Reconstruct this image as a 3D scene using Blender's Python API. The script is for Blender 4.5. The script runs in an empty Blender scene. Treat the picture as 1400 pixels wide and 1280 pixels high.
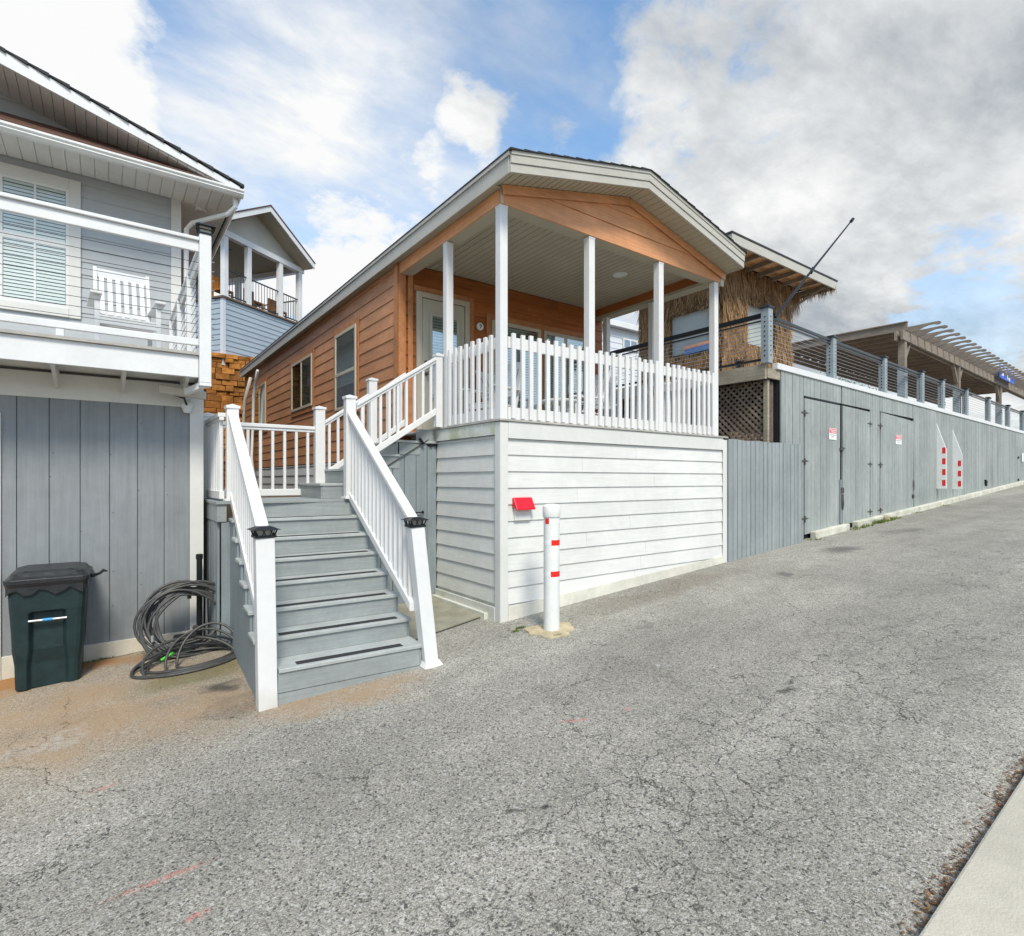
import bpy, bmesh, math, random
from mathutils import Vector, Matrix
R=math.radians
rnd=random.Random(7)
sc=bpy.context.scene
COL=sc.collection

# ------------------------------------------------------------------ camera
# world: X along the street, Y away from it, Z up; z=0 is eye level, the road is 1.8 m below
YAW=53.6
cam=bpy.data.cameras.new('camera'); co=bpy.data.objects.new('camera',cam); COL.objects.link(co)
cam.sensor_width=36; cam.lens=752/1400*36; cam.shift_y=16/1400
cam.clip_start=.05; cam.clip_end=3000
co.location=(0,0,0); co.rotation_euler=(R(90),0,R(YAW-90))
sc.camera=co

# ------------------------------------------------------------------ world
w=bpy.data.worlds.new('World'); sc.world=w; w.use_nodes=True
nt=w.node_tree; N=nt.nodes; L=nt.links; N.clear()
def nn(t,**k):
    n=N.new(t)
    for a,b in k.items(): setattr(n,a,b)
    return n
def mth(op,a,b=None,c=None,clamp=False):
    n=N.new('ShaderNodeMath'); n.operation=op; n.use_clamp=clamp
    for i,v in enumerate((a,b,c)):
        if v is None: continue
        if isinstance(v,(int,float)): n.inputs[i].default_value=v
        else: L.new(v,n.inputs[i])
    return n.outputs[0]
SUN_EL,SUN_AZ=50,200      # azimuth: clockwise from +Y
sky=nn('ShaderNodeTexSky',sky_type='NISHITA'); sky.sun_disc=False
sky.sun_elevation=R(SUN_EL); sky.sun_rotation=R(SUN_AZ); sky.air_density=1.0; sky.dust_density=.6; sky.ozone_density=2.2
tc=nn('ShaderNodeTexCoord')
sep=nn('ShaderNodeSeparateXYZ'); L.new(tc.outputs['Generated'],sep.inputs[0])
den=mth('ADD',mth('MAXIMUM',sep.outputs[2],0.0),.22)
cmb=nn('ShaderNodeCombineXYZ'); L.new(mth('DIVIDE',sep.outputs[0],den),cmb.inputs[0]); L.new(mth('DIVIDE',sep.outputs[1],den),cmb.inputs[1])
def noise(vec,scale,detail,rough,dist=0,off=(0,0,0),sc3=(1,1,1),rotz=0):
    m=nn('ShaderNodeMapping'); m.inputs['Location'].default_value=off; m.inputs['Scale'].default_value=sc3; m.inputs['Rotation'].default_value=(0,0,rotz)
    L.new(vec,m.inputs[0]); n=nn('ShaderNodeTexNoise'); n.inputs['Scale'].default_value=scale; n.inputs['Detail'].default_value=detail
    n.inputs['Roughness'].default_value=rough; n.inputs['Distortion'].default_value=dist; L.new(m.outputs[0],n.inputs['Vector']); return n.outputs[0]
nA=noise(cmb.outputs[0],1.9,12,.60,.15,(3.1,1.7,0))
nB=noise(cmb.outputs[0],7.5,8,.62,.25,(1.3,5.1,2),(1,1,1))
nC=noise(cmb.outputs[0],1.15,10,.62,.2,(8.2,4.4,1),(1,1.7,1),R(20))
nE=noise(cmb.outputs[0],3.6,10,.65,.2,(5.5,1.4,4),(1,1.5,1),R(20))
nD=noise(cmb.outputs[0],2.0,9,.62,.25,(2.2,9.4,3),(1,1.9,1),R(-38))
def blob(d,rad):
    v=Vector(d).normalized(); n=nn('ShaderNodeVectorMath',operation='DOT_PRODUCT'); L.new(tc.outputs['Generated'],n.inputs[0]); n.inputs[1].default_value=v
    c=math.cos(R(rad)); m=nn('ShaderNodeMapRange'); m.interpolation_type='SMOOTHERSTEP'; L.new(n.outputs['Value'],m.inputs[0]); m.inputs[1].default_value=c; m.inputs[2].default_value=1; return m.outputs[0]
cy_,sy_=math.sin(R(YAW)),math.cos(R(YAW))       # forward=(sy_,cy_) right=(cy_,-sy_)
def wd(r,u): return (sy_+r*cy_,cy_-r*sy_,u)      # a direction in the world, fixed
nF=noise(cmb.outputs[0],18,7,.65,.15,(4.3,2.1,7))
fine=mth('ADD',mth('MULTIPLY',nB,.62),mth('MULTIPLY',nF,.34))
fine=mth('ADD',mth('MULTIPLY',mth('SUBTRACT',fine,.48),1.5),.48)
cov=mth('ADD',mth('MULTIPLY',nA,.95),fine)            # about 1.0 on average
for d,rad,a in ((wd(-.52,.78),9,.60),(wd(-.50,.52),9,.50),(wd(-.44,.66),8,.30),(wd(-.24,.86),13,.30),(wd(.06,.86),10,.40),(wd(.09,.66),8,.34),(wd(-.02,.56),7,.32),(wd(-.22,.70),9,.16),(wd(.90,.42),8,.22),(wd(.80,.28),6,.30),(wd(.42,.88),7,.16)):
    cov=mth('SUBTRACT',cov,mth('MULTIPLY',blob(d,rad),a))
for d,rad,a in ((wd(-.82,.74),22,.55),(wd(-.70,.50),8,.25),(wd(-.16,.70),8,.20),(wd(-.05,.72),6,.34),(wd(.02,.62),6,.44),(wd(-.10,.60),5,.25),(wd(.50,.62),26,.26),(wd(.62,.50),30,.12),(wd(.95,.35),30,.22),(wd(-.33,.30),17,.34),(wd(-.10,.38),10,.16)):
    cov=mth('ADD',cov,mth('MULTIPLY',blob(d,rad),a))
cm=nn('ShaderNodeMapRange'); cm.interpolation_type='SMOOTHSTEP'; L.new(cov,cm.inputs[0]); cm.inputs[1].default_value=.84; cm.inputs[2].default_value=1.30
# thin high cloud between the banks
st=nn('ShaderNodeMapRange'); st.interpolation_type='SMOOTHSTEP'; L.new(mth('ADD',mth('MULTIPLY',nD,.8),mth('MULTIPLY',nB,.3)),st.inputs[0]); st.inputs[1].default_value=.42; st.inputs[2].default_value=.78; st.inputs[4].default_value=.60
wis=mth('MULTIPLY',mth('ADD',blob(wd(-.34,.52),20),mth('MULTIPLY',blob(wd(-.30,.78),12),.5)),.85)
cover=mth('MAXIMUM',cm.outputs[0],mth('ADD',mth('MULTIPLY',st.outputs[0],.8),mth('MULTIPLY',wis,nD)),None)
cover=mth('MINIMUM',cover,1.0)
hz=nn('ShaderNodeMapRange'); L.new(sep.outputs[2],hz.inputs[0]); hz.inputs[1].default_value=.42; hz.inputs[2].default_value=.10
cover=mth('MAXIMUM',cover,mth('MULTIPLY',hz.outputs[0],mth('ADD',mth('MULTIPLY',nE,.9),.45,None,True)))
# grey bellies
gr=mth('ADD',mth('ADD',mth('MULTIPLY',nC,1.45),mth('MULTIPLY',nE,.62)),mth('MULTIPLY',nF,.14))
gr=mth('ADD',gr,mth('MULTIPLY',blob(wd(.62,.62),34),.16))
gr=mth('SUBTRACT',gr,mth('MULTIPLY',blob(wd(-.6,.6),45),.13))
gm=nn('ShaderNodeMapRange'); gm.interpolation_type='SMOOTHSTEP'; L.new(gr,gm.inputs[0]); gm.inputs[1].default_value=1.02; gm.inputs[2].default_value=1.50; gm.interpolation_type='LINEAR'
cc=nn('ShaderNodeMix',data_type='RGBA'); L.new(gm.outputs[0],cc.inputs[0]); cc.inputs[6].default_value=(.575,.58,.575,1); cc.inputs[7].default_value=(.255,.28,.305,1)
skm=nn('ShaderNodeMix',data_type='RGBA'); skm.blend_type='MULTIPLY'; skm.inputs[0].default_value=1; L.new(sky.outputs[0],skm.inputs[6]); skm.inputs[7].default_value=(.150,.166,.160,1)
mx=nn('ShaderNodeMix',data_type='RGBA'); L.new(cover,mx.inputs[0]); L.new(skm.outputs[2],mx.inputs[6]); L.new(cc.outputs[2],mx.inputs[7])
bg=nn('ShaderNodeBackground'); L.new(mx.outputs[2],bg.inputs[0]); bg.inputs[1].default_value=1.0
L.new(bg.outputs[0],nn('ShaderNodeOutputWorld').inputs[0])

# ------------------------------------------------------------------ sun and exposure
sl=bpy.data.lights.new('sun','SUN'); sl.energy=2.2; sl.angle=R(16); sl.color=(1,.925,.79)
so=bpy.data.objects.new('sun',sl); COL.objects.link(so)
sd=Vector((math.sin(R(SUN_AZ))*math.cos(R(SUN_EL)),math.cos(R(SUN_AZ))*math.cos(R(SUN_EL)),math.sin(R(SUN_EL))))
so.rotation_euler=(-sd).to_track_quat('-Z','Y').to_euler()
sc.view_settings.view_transform='Standard'; sc.view_settings.look='None'; sc.view_settings.exposure=.75; sc.view_settings.gamma=1

# ------------------------------------------------------------------ materials
MT={}
def M(name,col,rough=.6,var=.10,scale=2.5,grain=None,gv=.12,bump=.12,bscale=60,island=0.,metal=0.,stain=None,spec=.4):
    m=bpy.data.materials.new(name); m.use_nodes=True; MT[name]=m
    n=m.node_tree.nodes; l=m.node_tree.links; b=n['Principled BSDF']
    b.inputs['Roughness'].default_value=rough; b.inputs['Metallic'].default_value=metal; b.inputs['Specular IOR Level'].default_value=spec
    t=n.new('ShaderNodeTexCoord')
    def nz(scale,detail=4,map3=None,rough=.55):
        x=n.new('ShaderNodeTexNoise'); x.inputs['Scale'].default_value=scale; x.inputs['Detail'].default_value=detail; x.inputs['Roughness'].default_value=rough
        if map3:
            mp=n.new('ShaderNodeMapping'); mp.inputs['Scale'].default_value=map3; l.new(t.outputs['Object'],mp.inputs[0]); l.new(mp.outputs[0],x.inputs['Vector'])
        else: l.new(t.outputs['Object'],x.inputs['Vector'])
        return x.outputs[0]
    def mr(v,a,c,lo,hi):
        x=n.new('ShaderNodeMapRange'); l.new(v,x.inputs[0]); x.inputs[1].default_value=a; x.inputs[2].default_value=c; x.inputs[3].default_value=lo; x.inputs[4].default_value=hi; return x.outputs[0]
    def mu(a,c):
        x=n.new('ShaderNodeMath'); x.operation='MULTIPLY'; l.new(a,x.inputs[0]); l.new(c,x.inputs[1]); return x.outputs[0]
    f=mr(nz(scale,5),.3,.7,1-var,1+var)
    f=mu(f,mr(nz(scale*9,4),.3,.7,1-var*.5,1+var*.5))
    if grain: 
        g=nz(1,6,grain,.65); f=mu(f,mr(g,.3,.7,1-gv,1+gv))
    if island:
        ge=n.new('ShaderNodeNewGeometry'); f=mu(f,mr(ge.outputs['Random Per Island'],0,1,1-island,1+island))
    vm=n.new('ShaderNodeVectorMath'); vm.operation='SCALE'; vm.inputs[0].default_value=col; l.new(f,vm.inputs['Scale'])
    out=vm.outputs[0]
    if stain:   # (colour, z_low, z_high, strength): dirt that gathers below a height, broken up by noise
        sp=n.new('ShaderNodeSeparateXYZ'); ge2=n.new('ShaderNodeNewGeometry'); l.new(ge2.outputs['Position'],sp.inputs[0])
        mask=mu(mr(sp.outputs[2],stain[1],stain[2],1,0),mr(nz(4,6,None,.7),.38,.66,0,stain[3]))
        mm=n.new('ShaderNodeMix'); mm.data_type='RGBA'; l.new(mask,mm.inputs[0]); l.new(out,mm.inputs[6]); mm.inputs[7].default_value=(*stain[0],1); out=mm.outputs[2]
    l.new(out,b.inputs['Base Color'])
    if bump:
        bu=n.new('ShaderNodeBump'); bu.inputs['Strength'].default_value=bump; bu.inputs['Distance'].default_value=.01
        l.new(nz(1,4,tuple(v*1.5 for v in grain)) if grain else nz(bscale,3),bu.inputs['Height']); l.new(bu.outputs[0],b.inputs['Normal'])
    return m
H_=(2,2,45)     # grain running level
V_=(30,30,1.5)  # grain running upright
M('white_paint',(.69,.70,.70),.5,.05,3,bump=.05)
M('white_siding',(.65,.65,.61),.55,.07,1.2,H_,.06,.14,island=.03,stain=((.30,.31,.12),-1.75,-1.25,.75))
M('white_siding_front',(.66,.66,.63),.55,.07,1.0,H_,.06,.14,island=.03,stain=((.42,.40,.33),-1.75,-1.35,.5))
M('white_trim',(.64,.64,.61),.5,.05,2,bump=.06,stain=((.38,.37,.25),-1.75,-1.45,.6))
M('moss_trim',(.66,.67,.63),.6,.07,3,stain=((.27,.30,.10),.2,2.0,.8))
M('vinyl',(.70,.70,.69),.35,.04,2,bump=.02,stain=((.42,.38,.30),-1.78,-1.55,.7))
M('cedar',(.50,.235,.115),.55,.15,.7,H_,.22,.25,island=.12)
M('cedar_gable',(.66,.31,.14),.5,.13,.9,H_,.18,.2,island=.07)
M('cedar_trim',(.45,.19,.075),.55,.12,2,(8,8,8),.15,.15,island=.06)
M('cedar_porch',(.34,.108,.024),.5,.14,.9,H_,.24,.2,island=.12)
M('soffit',(.43,.39,.295),.6,.05,2,bump=.03)
M('fascia',(.47,.455,.40),.5,.07,1.5,H_,.05,.05)
M('shingle',(.035,.036,.038),.9,.3,20,bump=.6,bscale=120,island=.25)
M('brown_shingle',(.10,.05,.035),.9,.3,20,bump=.6,bscale=120,island=.25)
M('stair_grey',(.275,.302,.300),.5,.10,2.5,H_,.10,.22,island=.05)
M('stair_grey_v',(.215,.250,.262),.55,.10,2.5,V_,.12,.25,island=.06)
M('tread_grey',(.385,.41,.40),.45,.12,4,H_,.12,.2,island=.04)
M('grip_black',(.03,.03,.03),.95,.3,60,bump=.5,bscale=300)
M('wall_planks',(.295,.322,.308),.6,.14,.8,V_,.16,.35,island=.10)
M('fence_planks',(.262,.290,.292),.6,.10,1.5,V_,.12,.3,island=.07)
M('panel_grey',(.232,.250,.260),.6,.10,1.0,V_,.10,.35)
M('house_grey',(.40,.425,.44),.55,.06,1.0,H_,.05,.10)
M('far_blue',(.36,.43,.49),.6,.05,1,H_,.05)
M('far_white',(.62,.65,.69),.6,.05,1,H_,.03)
M('concrete_white',(.62,.60,.52),.8,.13,2,bump=.3,stain=((.42,.29,.15),-2.0,-1.55,.85))
M('kerb_white',(.56,.55,.46),.8,.22,3,bump=.4,island=.08)
M('lattice_brown',(.21,.165,.125),.85,.2,4,bump=.1,island=.2)
M('concrete',(.45,.42,.345),.85,.13,1.2,bump=.4,bscale=90)
M('pad',(.44,.37,.24),.9,.25,9,bump=.5)
M('slab',(.27,.26,.20),.9,.2,5,bump=.5)
M('weathered',(.34,.30,.23),.8,.18,3,H_,.25,.35,island=.15)
M('weathered_dark',(.15,.105,.075),.85,.25,3,(12,12,12),.25,.3,island=.25)
M('pergola_wood',(.25,.208,.165),.8,.15,3,(6,6,30),.2,.3,island=.12)
M('pergola_boards',(.60,.33,.16),.7,.22,.8,(40,1.5,1),.25,.2,island=.30)
M('post_grey',(.29,.34,.36),.55,.10,3,V_,.08,.15)
M('black_metal',(.015,.016,.017),.4,.1,10,bump=0,metal=.3)
M('rail_dark',(.045,.05,.055),.35,.1,5,bump=0,metal=.5)
M('steel',(.52,.53,.54),.35,.05,10,bump=0,metal=.9)
M('bin_green',(.010,.026,.028),.5,.25,9,bump=.15,bscale=40)
M('bin_lid',(.020,.022,.024),.4,.3,12,bump=.5,bscale=14)
M('rubber',(.055,.056,.054),.42,.25,16,bump=.1)
M('green_plastic',(.10,.60,.05),.4,.05,5,bump=0)
M('blue_paint',(.05,.30,.65),.4,.05,5,bump=0)
M('red',(.68,.008,.022),.4,.08,20,bump=.05)
M('red_tape',(.75,.018,.012),.35,.05,20,bump=0)
M('white_gloss',(.72,.73,.71),.32,.06,6,bump=.04,stain=((.50,.48,.43),-1.6,-1.35,.35))
M('blind',(.64,.66,.65),.5,.04,3,bump=0)
M('win_dark',(.016,.022,.028),.5,.2,3,bump=0)
M('interior',(.20,.20,.18),.8,.2,2,bump=0)
M('tan_frame',(.50,.45,.35),.5,.04,3,bump=.02)
M('door_tan',(.47,.44,.35),.45,.04,3,bump=.02)
M('thatch_base',(.13,.075,.04),.95,.3,12,V_,.4,.5)
M('thatch',(.31,.185,.088),.85,.2,3,bump=0,island=.70)
M('canvas',(.40,.43,.41),.7,.06,2,bump=.05)
M('towel_blue',(.10,.19,.38),.8,.1,8); M('towel_pink',(.66,.30,.19),.8,.1,8)
M('deck_wood',(.40,.385,.35),.8,.12,3,(6,6,30),.1,.2)
M('rock',(.34,.135,.025),.9,.45,1.3,bump=.7,bscale=9,island=.38)
M('sign_white',(.78,.78,.76),.5,.04,8,bump=0); M('sign_red',(.72,.10,.12),.5,.1,30,bump=0); M('sign_grey',(.30,.31,.33),.5,.1,20,bump=0); M('sign_pink',(.80,.45,.47),.5,.1,20,bump=0)
M('sign_blue',(.045,.14,.62),.4,.25,7,bump=0)
M('lamp_beige',(.50,.47,.40),.4,.06,8,bump=0)
M('leaf_green',(.065,.12,.022),.6,.2,5,bump=0,island=.5)
M('leaf_brown',(.17,.09,.04),.8,.2,5,bump=0,island=.55)
M('bark',(.10,.075,.05),.9,.3,6,V_,.3,.5)
M('grass',(.13,.18,.030),.7,.2,5,bump=0,island=.4)
M('soil',(.12,.085,.05),.95,.3,1.5,bump=.5)
M('pot_metal',(.11,.10,.09),.5,.2,8,bump=.1,metal=.6)
M('stone',(.33,.27,.17),.9,.2,8,bump=.6)
M('brown_roof',(.17,.105,.08),.9,.15,2,H_,.2,.3)
M('far_tan',(.36,.36,.29),.7,.06,1,H_,.05)
def glass(name,tint=(.88,.93,.92),gl=.32):
    m=bpy.data.materials.new(name); m.use_nodes=True; MT[name]=m; n=m.node_tree.nodes; l=m.node_tree.links; n.clear()
    tr=n.new('ShaderNodeBsdfTransparent'); tr.inputs[0].default_value=(*tint,1); g=n.new('ShaderNodeBsdfGlossy'); g.inputs['Roughness'].default_value=.03; g.inputs[0].default_value=(.9,.95,.97,1)
    t=n.new('ShaderNodeTexCoord'); nz=n.new('ShaderNodeTexNoise'); nz.inputs['Scale'].default_value=1.3; l.new(t.outputs['Object'],nz.inputs['Vector']); bu=n.new('ShaderNodeBump'); bu.inputs['Strength'].default_value=.12; bu.inputs['Distance'].default_value=.04
    l.new(nz.outputs[0],bu.inputs['Height']); l.new(bu.outputs[0],g.inputs['Normal'])
    fr=n.new('ShaderNodeLayerWeight'); fr.inputs[0].default_value=.5; pw=n.new('ShaderNodeMath'); pw.operation='POWER'; l.new(fr.outputs['Facing'],pw.inputs[0]); pw.inputs[1].default_value=4; ad=n.new('ShaderNodeMath'); ad.operation='ADD'; l.new(pw.outputs[0],ad.inputs[0]); ad.inputs[1].default_value=gl; ad.use_clamp=True
    mx=n.new('ShaderNodeMixShader'); l.new(ad.outputs[0],mx.inputs[0]); l.new(tr.outputs[0],mx.inputs[1]); l.new(g.outputs[0],mx.inputs[2]); l.new(mx.outputs[0],n.new('ShaderNodeOutputMaterial').inputs[0])
glass('pane',gl=.24); glass('pane_clear',(.96,.98,.97),.05); glass('pane_door',(.85,.92,.92),.28)

# road: worn asphalt with stones, cracks, clay stains and paint traces
def road_mat():
    m=bpy.data.materials.new('asphalt'); m.use_nodes=True; MT['asphalt']=m; n=m.node_tree.nodes; l=m.node_tree.links; b=n['Principled BSDF']
    t=n.new('ShaderNodeTexCoord').outputs['Object']
    def nz(s,d=4,r=.55,mp=None,dist=0):
        x=n.new('ShaderNodeTexNoise'); x.inputs['Scale'].default_value=s; x.inputs['Detail'].default_value=d; x.inputs['Roughness'].default_value=r; x.inputs['Distortion'].default_value=dist
        if mp: q=n.new('ShaderNodeMapping'); q.inputs['Scale'].default_value=mp; l.new(t,q.inputs[0]); l.new(q.outputs[0],x.inputs['Vector'])
        else: l.new(t,x.inputs['Vector'])
        return x
    def mr(v,a,c,lo=0,hi=1,sm=False):
        x=n.new('ShaderNodeMapRange'); l.new(v,x.inputs[0]); x.inputs[1].default_value=a; x.inputs[2].default_value=c; x.inputs[3].default_value=lo; x.inputs[4].default_value=hi
        if sm: x.interpolation_type='SMOOTHSTEP'
        return x.outputs[0]
    def ma(op,a,c,cl=False):
        x=n.new('ShaderNodeMath'); x.operation=op; x.use_clamp=cl
        for i,v in enumerate((a,c)):
            if isinstance(v,(int,float)): x.inputs[i].default_value=v
            else: l.new(v,x.inputs[i])
        return x.outputs[0]
    def mix(f,a,c,blend='MIX'):
        x=n.new('ShaderNodeMix'); x.data_type='RGBA'; x.blend_type=blend
        if isinstance(f,(int,float)): x.inputs[0].default_value=f
        else: l.new(f,x.inputs[0])
        for i,v in ((6,a),(7,c)):
            if isinstance(v,tuple): x.inputs[i].default_value=(*v,1)
            else: l.new(v,x.inputs[i])
        return x.outputs[2]
    # aggregate
    vo=n.new('ShaderNodeTexVoronoi'); vo.inputs['Scale'].default_value=165; l.new(t,vo.inputs['Vector'])
    sx=n.new('ShaderNodeSeparateColor'); l.new(vo.outputs['Color'],sx.inputs[0])
    vo2=n.new('ShaderNodeTexVoronoi'); vo2.inputs['Scale'].default_value=95; l.new(t,vo2.inputs['Vector']); sx2=n.new('ShaderNodeSeparateColor'); l.new(vo2.outputs['Color'],sx2.inputs[0])
    big=nz(.55,6,.6).outputs[0]; mid=nz(3.2,5,.6).outputs[0]
    c=mix(mr(sx.outputs[0],.05,.95),(.172,.163,.138),(.42,.40,.345))
    c=mix(ma('MULTIPLY',mr(sx2.outputs[0],.90,.94),.6),c,(.55,.54,.50))
    c=mix(ma('MULTIPLY',mr(sx2.outputs[1],.90,.93),.7),c,(.035,.035,.035))
    # dark matrix where stones have gone
    pit=mr(nz(26,4,.7).outputs[0],.56,.70)
    c=mix(ma('MULTIPLY',pit,.24),c,(.05,.05,.05))
    f=ma('MULTIPLY',ma('MULTIPLY',mr(big,.3,.7,.80,1.14),mr(mid,.3,.7,.92,1.08)),mr(nz(1,5,.6,(.16,1.5,1)).outputs[0],.3,.7,.86,1.12))
    vs=n.new('ShaderNodeVectorMath'); vs.operation='SCALE'; l.new(c,vs.inputs[0]); l.new(f,vs.inputs['Scale']); c=vs.outputs[0]
    sp=n.new('ShaderNodeSeparateXYZ'); l.new(t,sp.inputs[0]); X,Y=sp.outputs[0],sp.outputs[1]
    # warped coordinates
    wn=nz(1.6,5,.6); wc=n.new('ShaderNodeVectorMath'); wc.operation='SUBTRACT'; l.new(wn.outputs['Color'],wc.inputs[0]); wc.inputs[1].default_value=(.5,.5,.5)
    ws=n.new('ShaderNodeVectorMath'); ws.operation='SCALE'; l.new(wc.outputs[0],ws.inputs[0]); ws.inputs['Scale'].default_value=.9
    wa=n.new('ShaderNodeVectorMath'); wa.operation='ADD'; l.new(t,wa.inputs[0]); l.new(ws.outputs[0],wa.inputs[1]); WP=wa.outputs[0]
    def ell(x,y,rx,ry,rot=0,src=WP):
        q=n.new('ShaderNodeMapping'); q.vector_type='TEXTURE'; q.inputs['Location'].default_value=(x,y,0); q.inputs['Scale'].default_value=(rx,ry,1000); q.inputs['Rotation'].default_value=(0,0,rot); l.new(src,q.inputs[0])
        le=n.new('ShaderNodeVectorMath'); le.operation='LENGTH'; l.new(q.outputs[0],le.inputs[0]); return mr(le.outputs['Value'],1.0,.25,0,1,True)
    # clay wash near the left house and round the foot of the steps
    clay=ma('MAXIMUM',ell(-1.9,5.7,4.6,2.3),ma('MAXIMUM',ell(1.35,4.35,1.2,.42,R(-8)),ell(.1,5.0,1.9,1.0)))
    clay=ma('MULTIPLY',clay,mr(nz(1.5,6,.65).outputs[0],.30,.62,.25,1))
    c=mix(ma('MULTIPLY',clay,.80),c,(.37,.245,.135),'MIX')
    c=mix(ma('MULTIPLY',ell(-.6,6.75,1.6,.35),.8),c,(.35,.15,.035))
    moss=ma('MULTIPLY',ell(.75,5.75,.8,.5),.65); c=mix(moss,c,(.13,.115,.035))
    # faint brown along the foot of the white skirting, damp spots
    c=mix(ma('MULTIPLY',ell(5.8,4.5,2.3,.38,R(0)),.38),c,(.13,.095,.06))
    for x,y,rx,ry,s in ((.80,5.18,.30,.20,.8),(7.55,3.9,.22,.18,.55),(9.8,4.1,.7,.35,.55),(12.6,4.2,.9,.3,.35),(3.95,2.05,.13,.06,.7),(4.15,2.1,.1,.05,.6),(1.6,2.25,.07,.05,.8),(4.4,3.9,.15,.1,.3),(.9,4.75,.5,.2,.3)):
        c=mix(ma('MULTIPLY',ell(x,y,rx,ry),s),c,(.035,.036,.038))
    for x,y,rx,ry,s in ((-.35,5.0,.35,.2,.35),(3.65,2.95,.16,.03,.7),(3.95,3.15,.06,.03,.6)):
        c=mix(ma('MULTIPLY',ell(x,y,rx,ry,R(20)),ma('MULTIPLY',mr(nz(20,3,.7).outputs[0],.4,.6),s)),c,(.50,.50,.48))
    # traces of sprayed survey paint
    brk=mr(nz(38,3,.8).outputs[0],.42,.60)
    for x,y,rx,ry,rot in ((.18,2.91,.30,.030,R(-4)),(.30,2.57,.07,.030,0),(.16,2.50,.06,.02,0),(-.02,4.0,.10,.022,0),(2.55,2.75,.16,.03,R(-30)),(2.95,2.62,.06,.02,0)):
        c=mix(ma('MULTIPLY',ell(x,y,rx,ry,rot,t),ma('MULTIPLY',brk,.62)),c,(.62,.17,.13))
    # cracks: crazed network in patches, long ones elsewhere
    def cracks(scale,wd0,wd1,warp):
        a=n.new('ShaderNodeVectorMath'); a.operation='SCALE'; l.new(wc.outputs[0],a.inputs[0]); a.inputs['Scale'].default_value=warp
        w2=nz(9,5,.65); w3=n.new('ShaderNodeVectorMath'); w3.operation='SCALE'; l.new(w2.outputs['Color'],w3.inputs[0]); w3.inputs['Scale'].default_value=.14
        a2=n.new('ShaderNodeVectorMath'); a2.operation='ADD'; l.new(t,a2.inputs[0]); l.new(a.outputs[0],a2.inputs[1])
        a3=n.new('ShaderNodeVectorMath'); a3.operation='ADD'; l.new(a2.outputs[0],a3.inputs[0]); l.new(w3.outputs[0],a3.inputs[1])
        v=n.new('ShaderNodeTexVoronoi'); v.feature='DISTANCE_TO_EDGE'; v.voronoi_dimensions='2D'; v.inputs['Scale'].default_value=scale; l.new(a3.outputs[0],v.inputs['Vector'])
        return mr(v.outputs['Distance'],wd0,wd1,1,0)
    patch=ma('MAXIMUM',ma('MAXIMUM',ell(5.3,1.75,2.9,1.1),ell(2.8,1.8,2.0,1.0)),ma('MAXIMUM',ell(1.6,1.7,1.5,.9),ell(9.5,2.2,3.2,.9)))
    k1=ma('MULTIPLY',cracks(4.2,.003,.022,.5),ma('MULTIPLY',mr(nz(1.3,4,.6).outputs[0],.30,.47),ma('MULTIPLY',patch,1.0)))
    k1b=ma('MULTIPLY',cracks(9.5,.006,.036,.3),ma('MULTIPLY',mr(nz(3.1,4,.6).outputs[0],.48,.62),ma('MULTIPLY',patch,.75)))
    k2=ma('MULTIPLY',cracks(.85,.001,.0055,.9),mr(nz(.9,3,.5).outputs[0],.42,.56))
    K=ma('MAXIMUM',ma('MAXIMUM',k1,k1b),k2)
    c=mix(ma('MULTIPLY',K,.78),c,(.018,.017,.015))
    l.new(c,b.inputs['Base Color']); b.inputs['Roughness'].default_value=.88; b.inputs['Specular IOR Level'].default_value=.3
    h=ma('SUBTRACT',ma('ADD',ma('MULTIPLY',vo.outputs['Distance'],-1.0),ma('MULTIPLY',pit,-.5)),ma('MULTIPLY',K,1.6))
    bu=n.new('ShaderNodeBump'); bu.inputs['Strength'].default_value=.55; bu.inputs['Distance'].default_value=.006; l.new(h,bu.inputs['Height']); l.new(bu.outputs[0],b.inputs['Normal'])
road_mat()

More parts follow.
